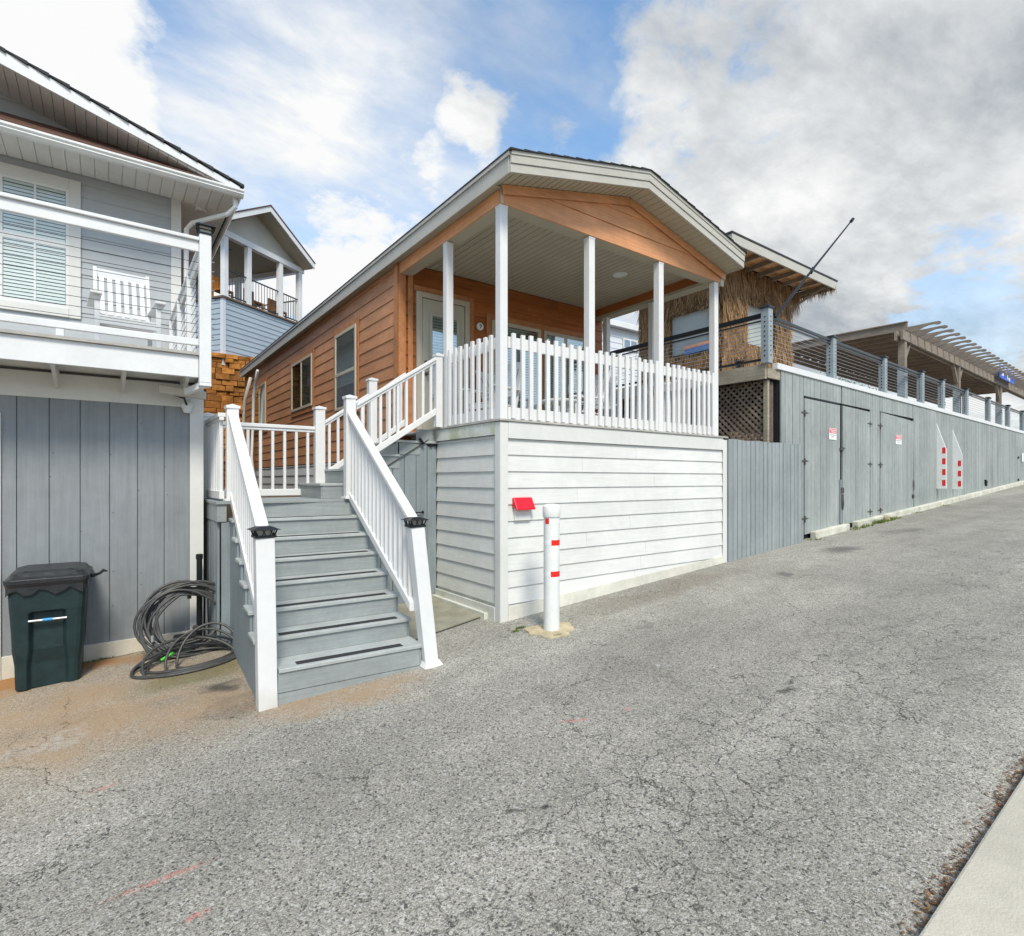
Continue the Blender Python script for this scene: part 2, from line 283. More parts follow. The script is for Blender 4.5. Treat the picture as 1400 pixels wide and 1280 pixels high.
# ------------------------------------------------------------------ mesh helpers
Z=Vector((0,0,1))
def wloc(o):
    v=Vector((0,0,0))
    while o is not None: v=v+o.location; o=o.parent
    return v
class MB:
    def __init__(s): s.v=[]; s.f=[]
    def add(s,vs,fs):
        k=len(s.v); s.v+= [Vector(p) for p in vs]; s.f+=[tuple(i+k for i in f) for f in fs]; return s
    def box(s,x0,x1,y0,y1,z0,z1):
        return s.add([(x0,y0,z0),(x1,y0,z0),(x1,y1,z0),(x0,y1,z0),(x0,y0,z1),(x1,y0,z1),(x1,y1,z1),(x0,y1,z1)],[(0,3,2,1),(4,5,6,7),(0,1,5,4),(1,2,6,5),(2,3,7,6),(3,0,4,7)])
    def frame(s,o,a,b,c):   # parallelepiped from corner o along a,b,c
        o,a,b,c=map(Vector,(o,a,b,c))
        fs=[(0,3,2,1),(4,5,6,7),(0,1,5,4),(1,2,6,5),(2,3,7,6),(3,0,4,7)]
        if a.cross(b).dot(c)<0: fs=[f[::-1] for f in fs]
        return s.add([o,o+a,o+a+b,o+b,o+c,o+a+c,o+a+b+c,o+b+c],fs)
    def bar(s,p0,p1,w,h,up=Z):
        p0,p1=Vector(p0),Vector(p1); d=(p1-p0).normalized(); sd=d.cross(Vector(up))
        if sd.length<1e-4: sd=d.cross(Vector((0,1,0)))
        sd.normalize(); u=sd.cross(d).normalized()
        return s.frame(p0-sd*w/2-u*h/2,sd*w,u*h,p1-p0)
    def slope(s,p0,p1,w,h):   # sloping rail with plumb ends, h measured upright
        p0,p1=Vector(p0),Vector(p1); d=Vector((p1.x-p0.x,p1.y-p0.y,0)).normalized(); sd=d.cross(Z)
        return s.frame(p0-sd*w/2-Z*h/2,sd*w,Z*h,p1-p0)
    def tube(s,path,r,n=8,closed=False):
        path=[Vector(p) for p in path]; k=len(path); vs=[]; fs=[]
        t0=(path[1]-path[0]).normalized(); nrm=t0.orthogonal().normalized()
        for i,p in enumerate(path):
            a=path[(i-1)%k] if (i>0 or closed) else path[i]; b=path[(i+1)%k] if (i<k-1 or closed) else path[i]
            t=(b-a).normalized(); nrm=(nrm-t*nrm.dot(t)).normalized(); bi=t.cross(nrm); rr=r[i] if isinstance(r,(list,tuple)) else r
            vs+=[p+(nrm*math.cos(2*math.pi*j/n)+bi*math.sin(2*math.pi*j/n))*rr for j in range(n)]
        for i in range(k if closed else k-1):
            for j in range(n):
                a=i*n+j; b=i*n+(j+1)%n; c=((i+1)%k)*n+(j+1)%n; d=((i+1)%k)*n+j; fs.append((a,b,c,d))
        if not closed: fs.append(tuple(range(n))[::-1]); fs.append(tuple((k-1)*n+j for j in range(n)))
        return s.add(vs,fs)
    def lathe(s,c,prof,n=24,axis=Z):
        c=Vector(c); axis=Vector(axis).normalized(); a=axis.orthogonal().normalized(); b=axis.cross(a); vs=[]; fs=[]
        for r,h in prof: vs+=[c+axis*h+(a*math.cos(2*math.pi*j/n)+b*math.sin(2*math.pi*j/n))*r for j in range(n)]
        for i in range(len(prof)-1):
            for j in range(n): fs.append((i*n+j,i*n+(j+1)%n,(i+1)*n+(j+1)%n,(i+1)*n+j))
        fs.append(tuple(range(n))[::-1]); fs.append(tuple((len(prof)-1)*n+j for j in range(n)))
        return s.add(vs,fs)
    def prism(s,poly,ext):
        poly=[Vector(p) for p in poly]; ext=Vector(ext); k=len(poly)
        fs=[tuple(range(k))[::-1],tuple(range(k,2*k))]+[(i,(i+1)%k,(i+1)%k+k,i+k) for i in range(k)]
        nrm=Vector((0,0,0))
        for i in range(k): nrm+=poly[i].cross(poly[(i+1)%k])
        if nrm.dot(ext)<0: fs=[f[::-1] for f in fs]
        return s.add(poly+[p+ext for p in poly],fs)
    def quad(s,a,b,c,d): return s.add([a,b,c,d],[(0,1,2,3)])
    def build(s,name,mat,parent=None,bevel=0,smooth=False,origin=None,local=False):
        off=Vector((0,0,0))
        if parent is not None and not local: off=wloc(parent)
        loc=Vector((0,0,0))
        if origin is not None: loc=Vector(origin); off=off+loc if parent is not None else loc
        me=bpy.data.meshes.new(name); me.from_pydata([tuple(p-off) for p in s.v],[],s.f); me.materials.append(MT[mat])
        if smooth: me.polygons.foreach_set('use_smooth',[True]*len(me.polygons))
        o=bpy.data.objects.new(name,me); COL.objects.link(o); o.location=loc
        if parent is not None: o.parent=parent
        if bevel:
            b=o.modifiers.new('bevel','BEVEL'); b.width=bevel; b.segments=2; b.limit_method='ANGLE'; b.angle_limit=R(40)
        return o
def tag(o,label=None,cat=None,group=None,kind=None):
    if label: o['label']=label
    if cat: o['category']=cat
    if group: o['group']=group
    if kind: o['kind']=kind
    return o
def T(name,loc,label,cat,group=None,rz=0):
    e=bpy.data.objects.new(name,None); COL.objects.link(e); e.location=loc; e.rotation_euler=(0,0,rz); e.empty_display_size=.2
    return tag(e,label,cat,group)
def copy_tree(o,parent=None):
    c=o.copy(); COL.objects.link(c); c.parent=parent
    for ch in list(o.children): copy_tree(ch,c)
    return c
def smooth01(a,b,x):
    t=min(1,max(0,(x-a)/(b-a))); return t*t*(3-2*t)
def gz(x):
    # height of the road: climbs to the right and eases off
    if x<8: return -1.8+.066*x
    if x<12:
        t=(x-8)/4; return -1.272+4*(.066*t-.019*(t**3-t**4/2))
    return -1.272+4*(.066-.0095)+.047*(x-12)
def lap(mb,P0,u,n,Lw,z0,z1,expo,t=.018,lims=None,pieces=None):
    # lapped boards: each leans out at its foot
    P0,u,n=Vector(P0),Vector(u),Vector(n); z=z0
    while z<z1-1e-4:
        zt=min(z+expo,z1)
        segs=[((0,Lw),(0,Lw))] if lims is None else [(lims(z),lims(zt))]
        if lims is None and Lw>3.2:
            c=rnd.uniform(.25,.75)*min(Lw,9) if Lw<9 else Lw-rnd.uniform(1.5,6); segs=[((0,c-.0015),)*2,((c+.0015,Lw),)*2]
        for (a,b),(a2,b2) in segs:
            if not(b-a>.01 or b2-a2>.01): continue
            q=lambda s_,zz,off: P0+u*s_+n*off+Z*(zz-P0.z)
            A,B,C,D=q(a,z,t),q(b,z,t),q(b2,zt,.003),q(a2,zt,.003)
            E,F,G,H=q(a,z,-.02),q(b,z,-.02),q(b2,zt,-.02),q(a2,zt,-.02)
            mb.add([A,B,C,D,E,F,G,H],[(0,1,2,3),(5,4,7,6),(1,0,4,5),(3,2,6,7),(0,3,7,4),(2,1,5,6)])
        z+=expo
    return mb
def planks(mb,P0,u,n,Lw,wd_,zb,zt,gap=.006,t=.02,jit=.004,rs=None):
    rs=rs or rnd; s=0; P0,u,n=Vector(P0),Vector(u),Vector(n)
    while s<Lw-.01:
        e=min(s+wd_*rs.uniform(.96,1.04),Lw); o=rs.uniform(0,jit)
        b0=zb(s) if callable(zb) else zb; b1=zb(e) if callable(zb) else zb; t0=zt(s) if callable(zt) else zt; t1=zt(e) if callable(zt) else zt
        q=lambda s_,zz,off: Vector((P0.x,P0.y,0))+u*s_+n*off+Z*zz
        g=gap/2
        mb.add([q(s+g,b0,o+t),q(e-g,b1,o+t),q(e-g,t1,o+t),q(s+g,t0,o+t),q(s+g,b0,-.005),q(e-g,b1,-.005),q(e-g,t1,-.005),q(s+g,t0,-.005)],
               [(0,1,2,3),(5,4,7,6),(1,0,4,5),(3,2,6,7),(0,3,7,4),(2,1,5,6)])
        s=e
    return mb

# ================================================================== SETTING
def sheet(name,mat,xs,ys,zf,kind='structure'):
    me=MB(); nx=len(xs); vs=[(x,y,zf(x,y)) for y in ys for x in xs]; fs=[(j*nx+i,j*nx+i+1,(j+1)*nx+i+1,(j+1)*nx+i) for j in range(len(ys)-1) for i in range(nx-1)]
    me.add(vs,fs); return tag(me.build(name,mat),kind=kind)
def gh(x,y):
    g=gz(max(-60,min(60,x)))-.03
    if y>7.4: g=g+(max(-.32,g)-g)*smooth01(7.4,9,y)
    if y>21.0: g=g+(4.1-g)*smooth01(21.0,22.0,y)
    if y>26: g+=(y-26)*.03
    if y<-2.6: g-=.0
    return g
xs=[-1500,-400,-120]+[-60+2*i for i in range(61)]+[120,400,1500]
sheet('ground','soil',xs,[-1500,-300,-60,-20,-8,-3,0,3,6,7.4,7.8,8.2,8.6,9,12,16,20,21,21.3,21.6,22,26,40,80,200,600,1500],gh)
sheet('road','asphalt',[-60+1*i for i in range(151)],[.60,1.5,3,4.5,6,7.3],lambda x,y:gz(x))
# sidewalk in slabs on which the photographer stands
sw=MB()
x=-40
while x<60:
    e=x+3.0
    p=[(x+.006,-2.2,gz(x)-.12),(e-.006,-2.2,gz(e)-.12),(e-.006,.71,gz(e)-.12),(x+.006,.71,gz(x)-.12),(x+.006,-2.2,gz(x)+.05),(e-.006,-2.2,gz(e)+.05),(e-.006,.71,gz(e)+.05),(x+.006,.71,gz(x)+.05)]
    sw.add(p,[(0,3,2,1),(4,5,6,7),(0,1,5,4),(1,2,6,5),(2,3,7,6),(3,0,4,7)]); x=e
tag(sw.build('sidewalk','concrete',bevel=.012),kind='structure')
# thin concrete slab at the storage gate
sb=MB(); sb.prism([(2.45,5.05,gz(2.45)+.012),(3.49,5.25,gz(3.49)+.012),(3.49,6.5,gz(3.49)+.012),(2.45,6.5,gz(2.45)+.012)],(0,0,.03)); tag(sb.build('concrete_path','slab',bevel=.006),kind='structure')
# leaf litter in the gutter
lm=MB()
for i in range(2600):
    x=rnd.uniform(.2,16) if i%3 else rnd.uniform(1.5,6); y=.715+abs(rnd.gauss(0,.032))+.008*rnd.random()
    if math.sin(x*2.3)+math.sin(x*5.1+1)+rnd.uniform(-1,1)<-.3: continue
    s=rnd.uniform(.004,.014); a=rnd.uniform(0,6.28); z=gz(x)+.006+rnd.random()*.008; d=Vector((math.cos(a),math.sin(a),rnd.uniform(-.4,.4))); e=Vector((-math.sin(a),math.cos(a),rnd.uniform(-.4,.4)))
    c=Vector((x,y,z)); lm.quad(c-d*s,c-e*s*.5,c+d*s,c+e*s*.5)
tag(lm.build('leaf_litter','leaf_brown'),'dry brown leaf litter along the sidewalk edge','leaves',kind='stuff')
def tuft(mb,x,y,z,n,rad,h):
    for i in range(n):
        a=rnd.uniform(0,6.28); r=rad*math.sqrt(rnd.random()); p=Vector((x+r*math.cos(a)*2,y+r*math.sin(a)*.5,z)); hh=h*rnd.uniform(.4,1.1); d=Vector((rnd.uniform(-.5,.5),rnd.uniform(-.6,.3),1))*hh; w_=Vector((math.cos(a),math.sin(a),0))*.005
        mb.add([p-w_,p+w_,p+d],[(0,1,2)])

# ================================================================== COTTAGE (orange lap siding, covered porch)
cot=T('cottage',(3.5,4.96,-1.57),'small orange lap sided cottage with a covered porch on a white base','house')
HX0,HX1=3.505,7.78; PY=4.958; BY=7.60; EY=18.9; DK=.68
# --- walls
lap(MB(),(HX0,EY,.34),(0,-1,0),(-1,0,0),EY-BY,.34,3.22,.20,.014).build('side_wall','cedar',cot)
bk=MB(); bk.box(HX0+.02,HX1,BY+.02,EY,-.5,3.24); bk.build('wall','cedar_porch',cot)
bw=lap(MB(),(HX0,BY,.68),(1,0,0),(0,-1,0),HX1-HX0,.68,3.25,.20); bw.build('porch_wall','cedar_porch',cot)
fw=lap(MB(),(HX0+.01,EY,-.5),(0,-1,0),(-1,0,0),EY-BY,-.5,.33,.20,.02); fw.build('foundation_skirt','far_white',cot)
ct=MB(); ct.box(HX0-.035,HX0+.10,BY-.035,BY-.0205,.68,3.23); ct.box(HX0-.036,HX0-.0195,BY-.035,BY+.10,.34,3.23)
ct.box(HX0+.14,HX0+.22,BY-.033,BY-.0205,.68,3.23); ct.build('corner_trim','cedar_trim',cot,bevel=.003)
# --- windows
def win_side(y0,y1,z0,z1,style):
    # window on the side wall: orange surround, tan frame, blinds and pane
    X=HX0
    tr=MB(); w_=.11
    tr.box(X-.032,X-.0185,y0-w_,y0,z0-w_,z1+w_); tr.box(X-.032,X-.0185,y1,y1+w_,z0-w_,z1+w_); tr.box(X-.032,X-.0185,y0,y1,z1,z1+w_); tr.box(X-.032,X-.0185,y0,y1,z0-w_,z0)
    o=tr.build('window','cedar_trim',cot,bevel=.003)
    f=MB(); w_=.055
    f.box(X-.05,X-.015,y0,y0+w_,z0,z1); f.box(X-.05,X-.015,y1-w_,y1,z0,z1); f.box(X-.05,X-.015,y0+w_,y1-w_,z1-w_,z1); f.box(X-.05,X-.015,y0+w_,y1-w_,z0,z0+w_)
    if style=='hung': m=(z0+z1)/2-.05; f.box(X-.048,X-.015,y0+w_,y1-w_,m-.03,m+.03)
    else: m=(y0+y1)/2; f.box(X-.048,X-.015,m-.028,m+.028,z0+w_,z1-w_)
    f.build('frame','tan_frame',o,bevel=.003)
    MB().box(X-.023,X-.019,y0+.03,y1-.03,z0+.03,z1-.03).build('dark_backing','win_dark',o)  # dark board stands in for the unlit room behind the pane
    if style=='slide': MB().box(X-.029,X-.0245,y0+.04,m-.03,z0+.04,z1-.04).build('pale_board','canvas',o)  # pale board added to lighten one half of the window
    bl=MB(); z=z0+.08 if style!='hung' else z0+(z1-z0)*.30
    a,b_=(y0+.06,y1-.06) if style=='hung' else (y0+.06,m-.03)
    while z<z1-.06: bl.add([(X-.033,a,z),(X-.033,b_,z),(X-.0245,b_,z+.031),(X-.0245,a,z+.031)],[(0,1,2,3)]); z+=.034
    if style=='hung' or style=='blind': bl.build('blind','blind',o)
    MB().box(X-.040,X-.037,y0+.05,y1-.05,z0+.05,z1-.05).build('pane','pane',o)
win_side(9.25,10.32,1.28,2.70,'hung'); win_side(11.78,13.35,1.56,2.66,'slide'); win_side(15.95,17.5,1.40,2.66,'slide')
def win_front(par,Y,x0,x1,z0,z1,frame,mull=(),blinds=True,paneM='pane',wf=.06,name='window',rails=(),bz=None,nrm=-1):
    f=MB(); f.box(x0,x0+wf,Y-.055,Y-.012,z0,z1); f.box(x1-wf,x1,Y-.055,Y-.012,z0,z1); f.box(x0+wf,x1-wf,Y-.055,Y-.012,z1-wf,z1); f.box(x0+wf,x1-wf,Y-.055,Y-.012,z0,z0+wf)
    for m in mull: f.box(m-.03,m+.03,Y-.053,Y-.012,z0+wf,z1-wf)
    for m in rails: f.box(x0+wf,x1-wf,Y-.052,Y-.012,m-.03,m+.03)
    o=f.build(name,frame,par,bevel=.003)
    MB().box(x0+.02,x1-.02,Y-.024,Y-.020,z0+.02,z1-.02).build('dark_backing','win_dark',o)  # near-black board, the dimness indoors is put into its colour
    if blinds:
        bl=MB(); z=(bz[0] if bz else z0+.1); ze=(bz[1] if bz else z1-.08)
        while z<ze: bl.add([(x0+wf,Y-.036,z),(x1-wf,Y-.036,z),(x1-wf,Y-.027,z+.036),(x0+wf,Y-.027,z+.036)],[(0,1,2,3)]); z+=.045
        bl.build('blind','blind',o)
    MB().box(x0+wf-.005,x1-wf+.005,Y-.045,Y-.042,z0+wf-.005,z1-wf+.005).build('pane',paneM,o)
    return o
win_front(cot,BY,5.16,6.20,.74,2.66,'tan_frame',(),True,'pane_door',name='glass_door')
win_front(cot,BY,6.28,7.30,.74,2.66,'tan_frame',(6.8,),True,'pane_door',name='glass_door')
tr=MB()
for a,b in ((5.06,5.155),(6.205,6.275),(7.305,7.40)): tr.box(a,b,BY-.034,BY-.0205,.7,2.76)
for a,b in ((5.155,6.205),(6.275,7.305)): tr.box(a,b,BY-.033,BY-.0205,2.665,2.76)
tr.build('window_trim','cedar_trim',cot,bevel=.003)
# --- door
dr=MB(); dr.box(3.87,4.62,BY-.05,BY-.012,.70,2.77); d=dr.build('door','door_tan',cot,bevel=.004)
fr=MB(); fr.box(3.78,3.86,BY-.065,BY-.012,.68,2.86); fr.box(4.63,4.71,BY-.065,BY-.012,.68,2.86); fr.box(3.86,4.63,BY-.065,BY-.012,2.78,2.86); fr.build('door_frame','tan_frame',d,bevel=.004)
win_front(d,BY-.035,3.99,4.50,1.25,2.55,'door_tan',(4.245,),True,'pane_door',.035,'door_window',bz=(1.9,2.5))
kn=MB(); kn.lathe((3.93,BY-.05,1.62),[(.028,0),(.028,.012),(.012,.02),(.012,.05),(.026,.055),(.028,.075),(.012,.085)],16,(0,-1,0)); kn.lathe((3.93,BY-.05,1.80),[(.024,0),(.022,.02)],16,(0,-1,0)); kn.build('door_knob','pot_metal',d,smooth=False)
tr=MB(); tr.box(4.715,4.81,BY-.034,BY-.0205,.7,2.95); tr.box(3.74,4.715,BY-.034,BY-.0205,2.865,2.95); tr.build('door_trim','cedar_trim',cot,bevel=.003)
# house number disc
nb=MB(); nb.lathe((4.93,BY-.02,2.51),[(.062,0),(.062,.022),(.056,.026)],28,(0,-1,0)); nbo=nb.build('number_plaque','sign_white',cot)
def text(txt,size,loc,rot,mat,parent,name='lettering',ext=.002):
    cu=bpy.data.curves.new(name,'FONT'); cu.body=txt; cu.size=size; cu.align_x='CENTER'; cu.align_y='CENTER'; cu.extrude=ext
    tmp=bpy.data.objects.new(name,cu); COL.objects.link(tmp); dg=bpy.context.evaluated_depsgraph_get(); me=bpy.data.meshes.new_from_object(tmp.evaluated_get(dg)); bpy.data.objects.remove(tmp)
    me.materials.clear(); me.materials.append(MT[mat]); o=bpy.data.objects.new(name,me); COL.objects.link(o); o.parent=parent; o.location=Vector(loc)-wloc(parent); o.rotation_euler=rot; return o
text('9',.095,(4.93,BY-.0495,2.51),(R(90),0,0),'black_metal',nbo,'number')
# --- base of the porch
sk=lap(MB(),(HX0,PY,-2.0),(1,0,0),(0,-1,0),HX1-HX0,-1.94,.46,.185); sk.build('base_front_siding','white_siding_front',cot)
sk=lap(MB(),(HX0,6.40,-2.0),(0,-1,0),(-1,0,0),6.40-PY,-1.94,.50,.185); sk.build('base_side_siding','white_siding',cot)
tr=MB(); tr.box(HX0-.032,HX0+.075,PY-.032,PY-.0195,-1.95,.64); tr.box(HX0-.032,HX0-.0195,PY-.0185,PY+.075,-1.95,.64); tr.build('base_corner_board','white_trim',cot,bevel=.003)
tr=MB(); tr.box(HX1-.075,HX1+.03,PY-.032,PY-.0195,-1.6,.62); tr.build('base_corner_board','white_trim',cot,bevel=.003)
tr=MB(); tr.box(HX0+.077,HX1-.077,PY-.034,PY-.0195,.46,.645); tr.build('base_top_board','white_trim',cot,bevel=.003)
tr=MB(); tr.box(HX0-.036,HX0-.0195,PY+.077,6.40,.50,.645); tr.build('base_top_board','moss_trim',cot,bevel=.003)
tr=MB(); tr.prism([(HX0+.077,PY-.034,gz(HX0)-.05),(HX1-.077,PY-.034,gz(HX1)-.05),(HX1-.077,PY-.034,gz(HX1)+.10),(HX0+.077,PY-.034,gz(HX0)+.16)],(0,.014,0)); tr.build('base_board','concrete_white',cot,bevel=.003)
tr=MB(); tr.box(HX0-.040,HX0-.0195,PY+.077,6.40,-1.65,-1.42); tr.box(HX0-.09,HX0-.0405,PY+.2,6.40,-1.65,-1.50); tr.build('base_board','white_siding',cot,bevel=.004)
dk=MB(); dk.box(HX0-.05,HX1+.04,PY-.05,PY+.2,.648,.672)
dk.box(HX0-.05,HX0+.2,PY+.2,BY,.648,.672); dk.box(HX0+.2,HX1+.04,PY+.2,BY+.01,.60,.672); dk.build('porch_floor','deck_wood',cot,bevel=.003)
lap(MB(),(HX1,PY+.02,-1.5),(0,1,0),(1,0,0),2.6,-1.5,.64,.185).build('base_side_siding','white_siding_front',cot)
# --- porch columns
def column(x,y,w_=.102,z0=.672,z1=3.06):
    c=MB(); c.box(x-w_/2,x+w_/2,y-w_/2,y+w_/2,z0,z1); c.box(x-w_/2-.004,x+w_/2+.004,y-w_/2-.004,y+w_/2+.004,z1-.03,z1-.001); return c.build('porch_column','vinyl',cot,bevel=.008)
cx=[3.558,4.920,6.275,7.60]
for x in cx: column(x,PY+.065)
column(3.56,6.22,.10); column(7.60,6.22,.10); column(7.60,7.30,.10)
# --- picket railing
def porch_rail(p0,p1,out,n):
    p0,p1,out=Vector(p0),Vector(p1),Vector(out); u=(p1-p0).normalized()
    r=MB(); r.bar(p0+Z*1.54,p1+Z*1.54,.035,.13); ro=r.build('railing','vinyl',cot,bevel=.004); r=MB(); r.bar(p0+Z*.745,p1+Z*.745,.035,.14); r.build('bottom_rail','vinyl',ro,bevel=.004)
    Lr=(p1-p0).length
    for i in range(n):
        c=p0+u*(Lr*(i+.5)/n)+out*.036+u*rnd.uniform(-.006,.006); t_=Vector((rnd.uniform(-.004,.004),rnd.uniform(-.004,.004),0)); zt=1.642+rnd.uniform(-.008,.008)
        b=MB(); b.bar(c+Z*.685,c+Z*zt+t_,.052,.032,out); b.build('baluster','vinyl',ro,bevel=.004)
for i in range(3): porch_rail((cx[i]+.06,PY+.035,0),(cx[i+1]-.06,PY+.035,0),(0,-1,0),10)
porch_rail((3.545,6.16,0),(3.545,5.09,0),(-1,0,0),8)
porch_rail((7.57,5.09,0),(7.57,6.16,0),(1,0,0),9)
porch_rail((7.57,6.28,0),(7.57,7.24,0),(1,0,0),8)
# --- beams and ceiling
bm=MB(); bm.box(HX0,HX1-.02,PY,PY+.022,3.06,3.30); bm.box(HX0-.004,HX0+.016,PY+.024,BY-.036,3.06,3.22)
bm.build('beam','cedar_gable',cot,bevel=.003)
bm=MB(); bm.box(HX0+.0165,HX1-.03,PY+.0225,PY+.20,3.062,3.25); bm.box(HX0+.0165,HX0+.20,PY+.2005,BY-.036,3.064,3.25); bm.box(HX1-.24,HX1-.03,PY+.2005,BY-.036,3.064,3.11); bm.build('beam_underside','soffit',cot)
bm=MB(); bm.box(HX1-.235,HX1-.04,PY+.2005,BY-.036,3.111,3.26); bm.build('side_beam','cedar_porch',cot)
tr=MB(); tr.box(HX1-.10,HX1-.018,PY-.006,PY+.03,3.02,3.31); tr.box(HX0-.006,HX0+.03,PY-.006,PY-.001,3.055,3.29); tr.build('beam_trim','tan_frame',cot)
ce=MB(); x=HX0+.17
while x<HX1-.15:
    ce.box(x+.006,x+.098,PY+.18,BY-.02,3.252,3.262); ce.add([(x+.006,PY+.18,3.253),(x-.002,PY+.18,3.272),(x-.002,BY,3.272),(x+.006,BY,3.253)],[(0,1,2,3)]); x+=.104
ce.build('porch_ceiling','soffit',cot)
MB().box(HX0+.1,HX1-.1,PY+.05,BY,3.268,3.28).build('ceiling_backing','interior',cot)
cl=MB(); cl.lathe((6.55,6.0,3.252),[(.115,0),(.11,-.012),(.085,-.016),(.08,-.006)],28); cl.build('ceiling_light','white_gloss',cot)
# --- roof: low gable, ridge along y
XR=5.57; ZE=3.22; SL=.235; OY=4.608; XL,XE=3.385,7.755
def rz(x): return ZE+SL*(min(x-XL,2*XR-XL-x) if x<XR else (2*XR-XL-x))
def rzz(x): return ZE+(SL*(x-XL) if x<XR else SL*(XR-XL)*(XE-x)/(XE-XR))
gw=MB(); lap(gw,(HX0,PY+.002,3.30),(1,0,0),(0,-1,0),HX1-HX0,3.302,3.80,.21,.016,lims=lambda z:(max(0,(z-ZE)/SL+XL-HX0),min(HX1-HX0,XE-(z-ZE)/(SL*(XR-XL))*(XE-XR)-HX0))); gw.build('gable_wall','cedar_gable',cot)
gt=MB()
for sx in (0,1):
    a=Vector((HX0,PY-.03,rzz(HX0)-.055)) if not sx else Vector((HX1-.02,PY-.03,rzz(HX1)-.055)); b=Vector((XR,PY-.03,rzz(XR)-.055))
    gt.bar(a,b,.014,.10)
gt.build('gable_trim','cedar_gable',cot,bevel=.002)
so_=MB(); 
for y0,y1 in ((OY+.02,PY+.0),):
    for (xa,xb) in ((XL,XR),(XR,XE)):
        k=22
        for i in range(k):
            x0=xa+(xb-xa)*i/k; x1=xa+(xb-xa)*(i+1)/k
            so_.add([(x0+.004,y0,rzz(x0)+.002),(x1-.004,y0,rzz(x1)+.002),(x1-.004,y1,rzz(x1)+.002),(x0+.004,y1,rzz(x0)+.002),(x0+.004,y0,rzz(x0)+.012),(x1-.004,y0,rzz(x1)+.012),(x1-.004,y1,rzz(x1)+.012),(x0+.004,y1,rzz(x0)+.012)],[(0,3,2,1),(4,5,6,7),(0,1,5,4),(1,2,6,5),(2,3,7,6),(3,0,4,7)])
so_.box(XL+.005,HX0+.03,PY,EY,ZE+.006,ZE+.02); so_.build('soffit','soffit',cot)
fa=MB(); FD=.20
for (xa,xb) in ((XL-.004,XR),(XR,XE)):
    for k,(o0,o1,dy) in enumerate(((-.02,.07,.0),(.073,.16,-.012),(.16,.20,-.022))):
        fa.prism([(xa,OY+dy,rzz(xa)+o0),(xb,OY+dy,rzz(xb)+o0),(xb,OY+dy,rzz(xb)+o1),(xa,OY+dy,rzz(xa)+o1)],(0,.025-dy*.5,0))
fa.box(XL-.012,XL+.006,OY+.026,EY+.1,ZE-.02,ZE+.15); fa.box(XL-.03,XL+.006,OY+.0,EY+.1,ZE+.151,ZE+.195)
fa.box(XE-.006,XE+.012,OY+.026,EY+.1,rzz(XE)-.02,rzz(XE)+.19)
fa.build('fascia','fascia',cot,bevel=.002)
rf=MB()
for (xa,xb,sg) in ((XL-.035,XR,1),(XE+.03,XR,-1)):
    k=12
    for i in range(k):
        t0=i/k; t1=(i+1)/k; x0=xa+(xb-xa)*t0; x1=xa+(xb-xa)*t1; z0=rzz(xa)+.20+(rzz(xb)-rzz(xa))*t0; z1=rzz(xa)+.20+(rzz(xb)-rzz(xa))*t1
        for y0,y1 in [(OY-.04+j*1.2+(.6 if i%2 else 0)-.0,OY-.04+(j+1)*1.2+(.6 if i%2 else 0)-.008) for j in range(-1,12)]:
            y0=max(y0,OY-.04); y1=min(y1,EY+.12)
            if y1-y0<.02: continue
            zz=rnd.uniform(0,.003); rf.add([(x0,y0,z0),(x1,y0,z1),(x1,y1,z1),(x0,y1,z0),(x0,y0,z0+.018+zz),(x1,y0,z1+.006),(x1,y1,z1+.006),(x0,y1,z0+.018+zz)],[(0,3,2,1),(4,5,6,7),(0,1,5,4),(1,2,6,5),(2,3,7,6),(3,0,4,7)])
rf.build('roof','shingle',cot)

# rocking chairs and a small table on the porch
def rocking_chair(name,loc,label,cat,group,rz,s=1.0):
    t=T(name,loc,label,cat,group,rz)
    def B(n_,f,bev=.004): m=MB(); f(m); m.v=[p*s for p in m.v]; return m.build(n_,'white_paint',t,bevel=bev,local=True)
    for sx in (-1,1):
        def rk(m,sx=sx):
            pts=[(sx*.27,-.48+i*.12,.02+.055*((i-4.2)/4.2)**2) for i in range(9)]
            for a,b in zip(pts,pts[1:]): m.bar(a,b,.03,.045)
        B('rocker',rk)
        B('leg',lambda m,sx=sx:(m.bar((sx*.27,-.24,.04),(sx*.27,-.25,.62),.045,.045)))
        B('back_post',lambda m,sx=sx:(m.bar((sx*.25,.22,.04),(sx*.25,.24,.42),.04,.045),m.bar((sx*.25,.24,.40),(sx*.25,.46,1.12),.035,.045)))
        B('armrest',lambda m,sx=sx:(m.box(sx*.28-.05,sx*.28+.05,-.33,.30,.62,.645)))
    def seat(m):
        for i in range(7): y=-.27+i*.075; m.box(-.26,.26,y,y+.06,.40-.006*i,.42-.006*i)
        m.box(-.25,.25,-.27,-.24,.33,.395)
    B('seat',seat,.002)
    def back(m):
        m.bar((-.235,.30,.60-.02),(.235,.30,.60-.02),.02,.06); m.bar((-.235,.448,1.06),(.235,.448,1.06),.022,.10)
        for i in range(6): x=-.19+i*.076; m.bar((x,.285,.56),(x,.442,1.03),.012,.045,(1,0,0))
    B('backrest',back,.002)
    return t
for loc,rz,lab in (((4.35,6.35,.672),R(-75),'white rocking chair on the cottage porch nearest the corner column'),((5.0,6.9,.672),R(20),'white rocking chair in front of the first glass door'),((5.95,6.3,.672),R(-100),'white rocking chair on the porch behind the second front column'),((6.75,6.75,.672),R(150),'white rocking chair at the far right of the cottage porch')):
    rocking_chair('rocking_chair',loc,lab,'chair','rocking chairs on the cottage porch',rz,.92)
tb=T('side_table',(5.35,6.1,.672),'low round white side table between the porch rocking chairs','table')
m=MB(); m.lathe((5.35,6.1,.672),[(.26,.45),(.27,.47),(.26,.49)],24); m.build('tabletop','white_paint',tb)
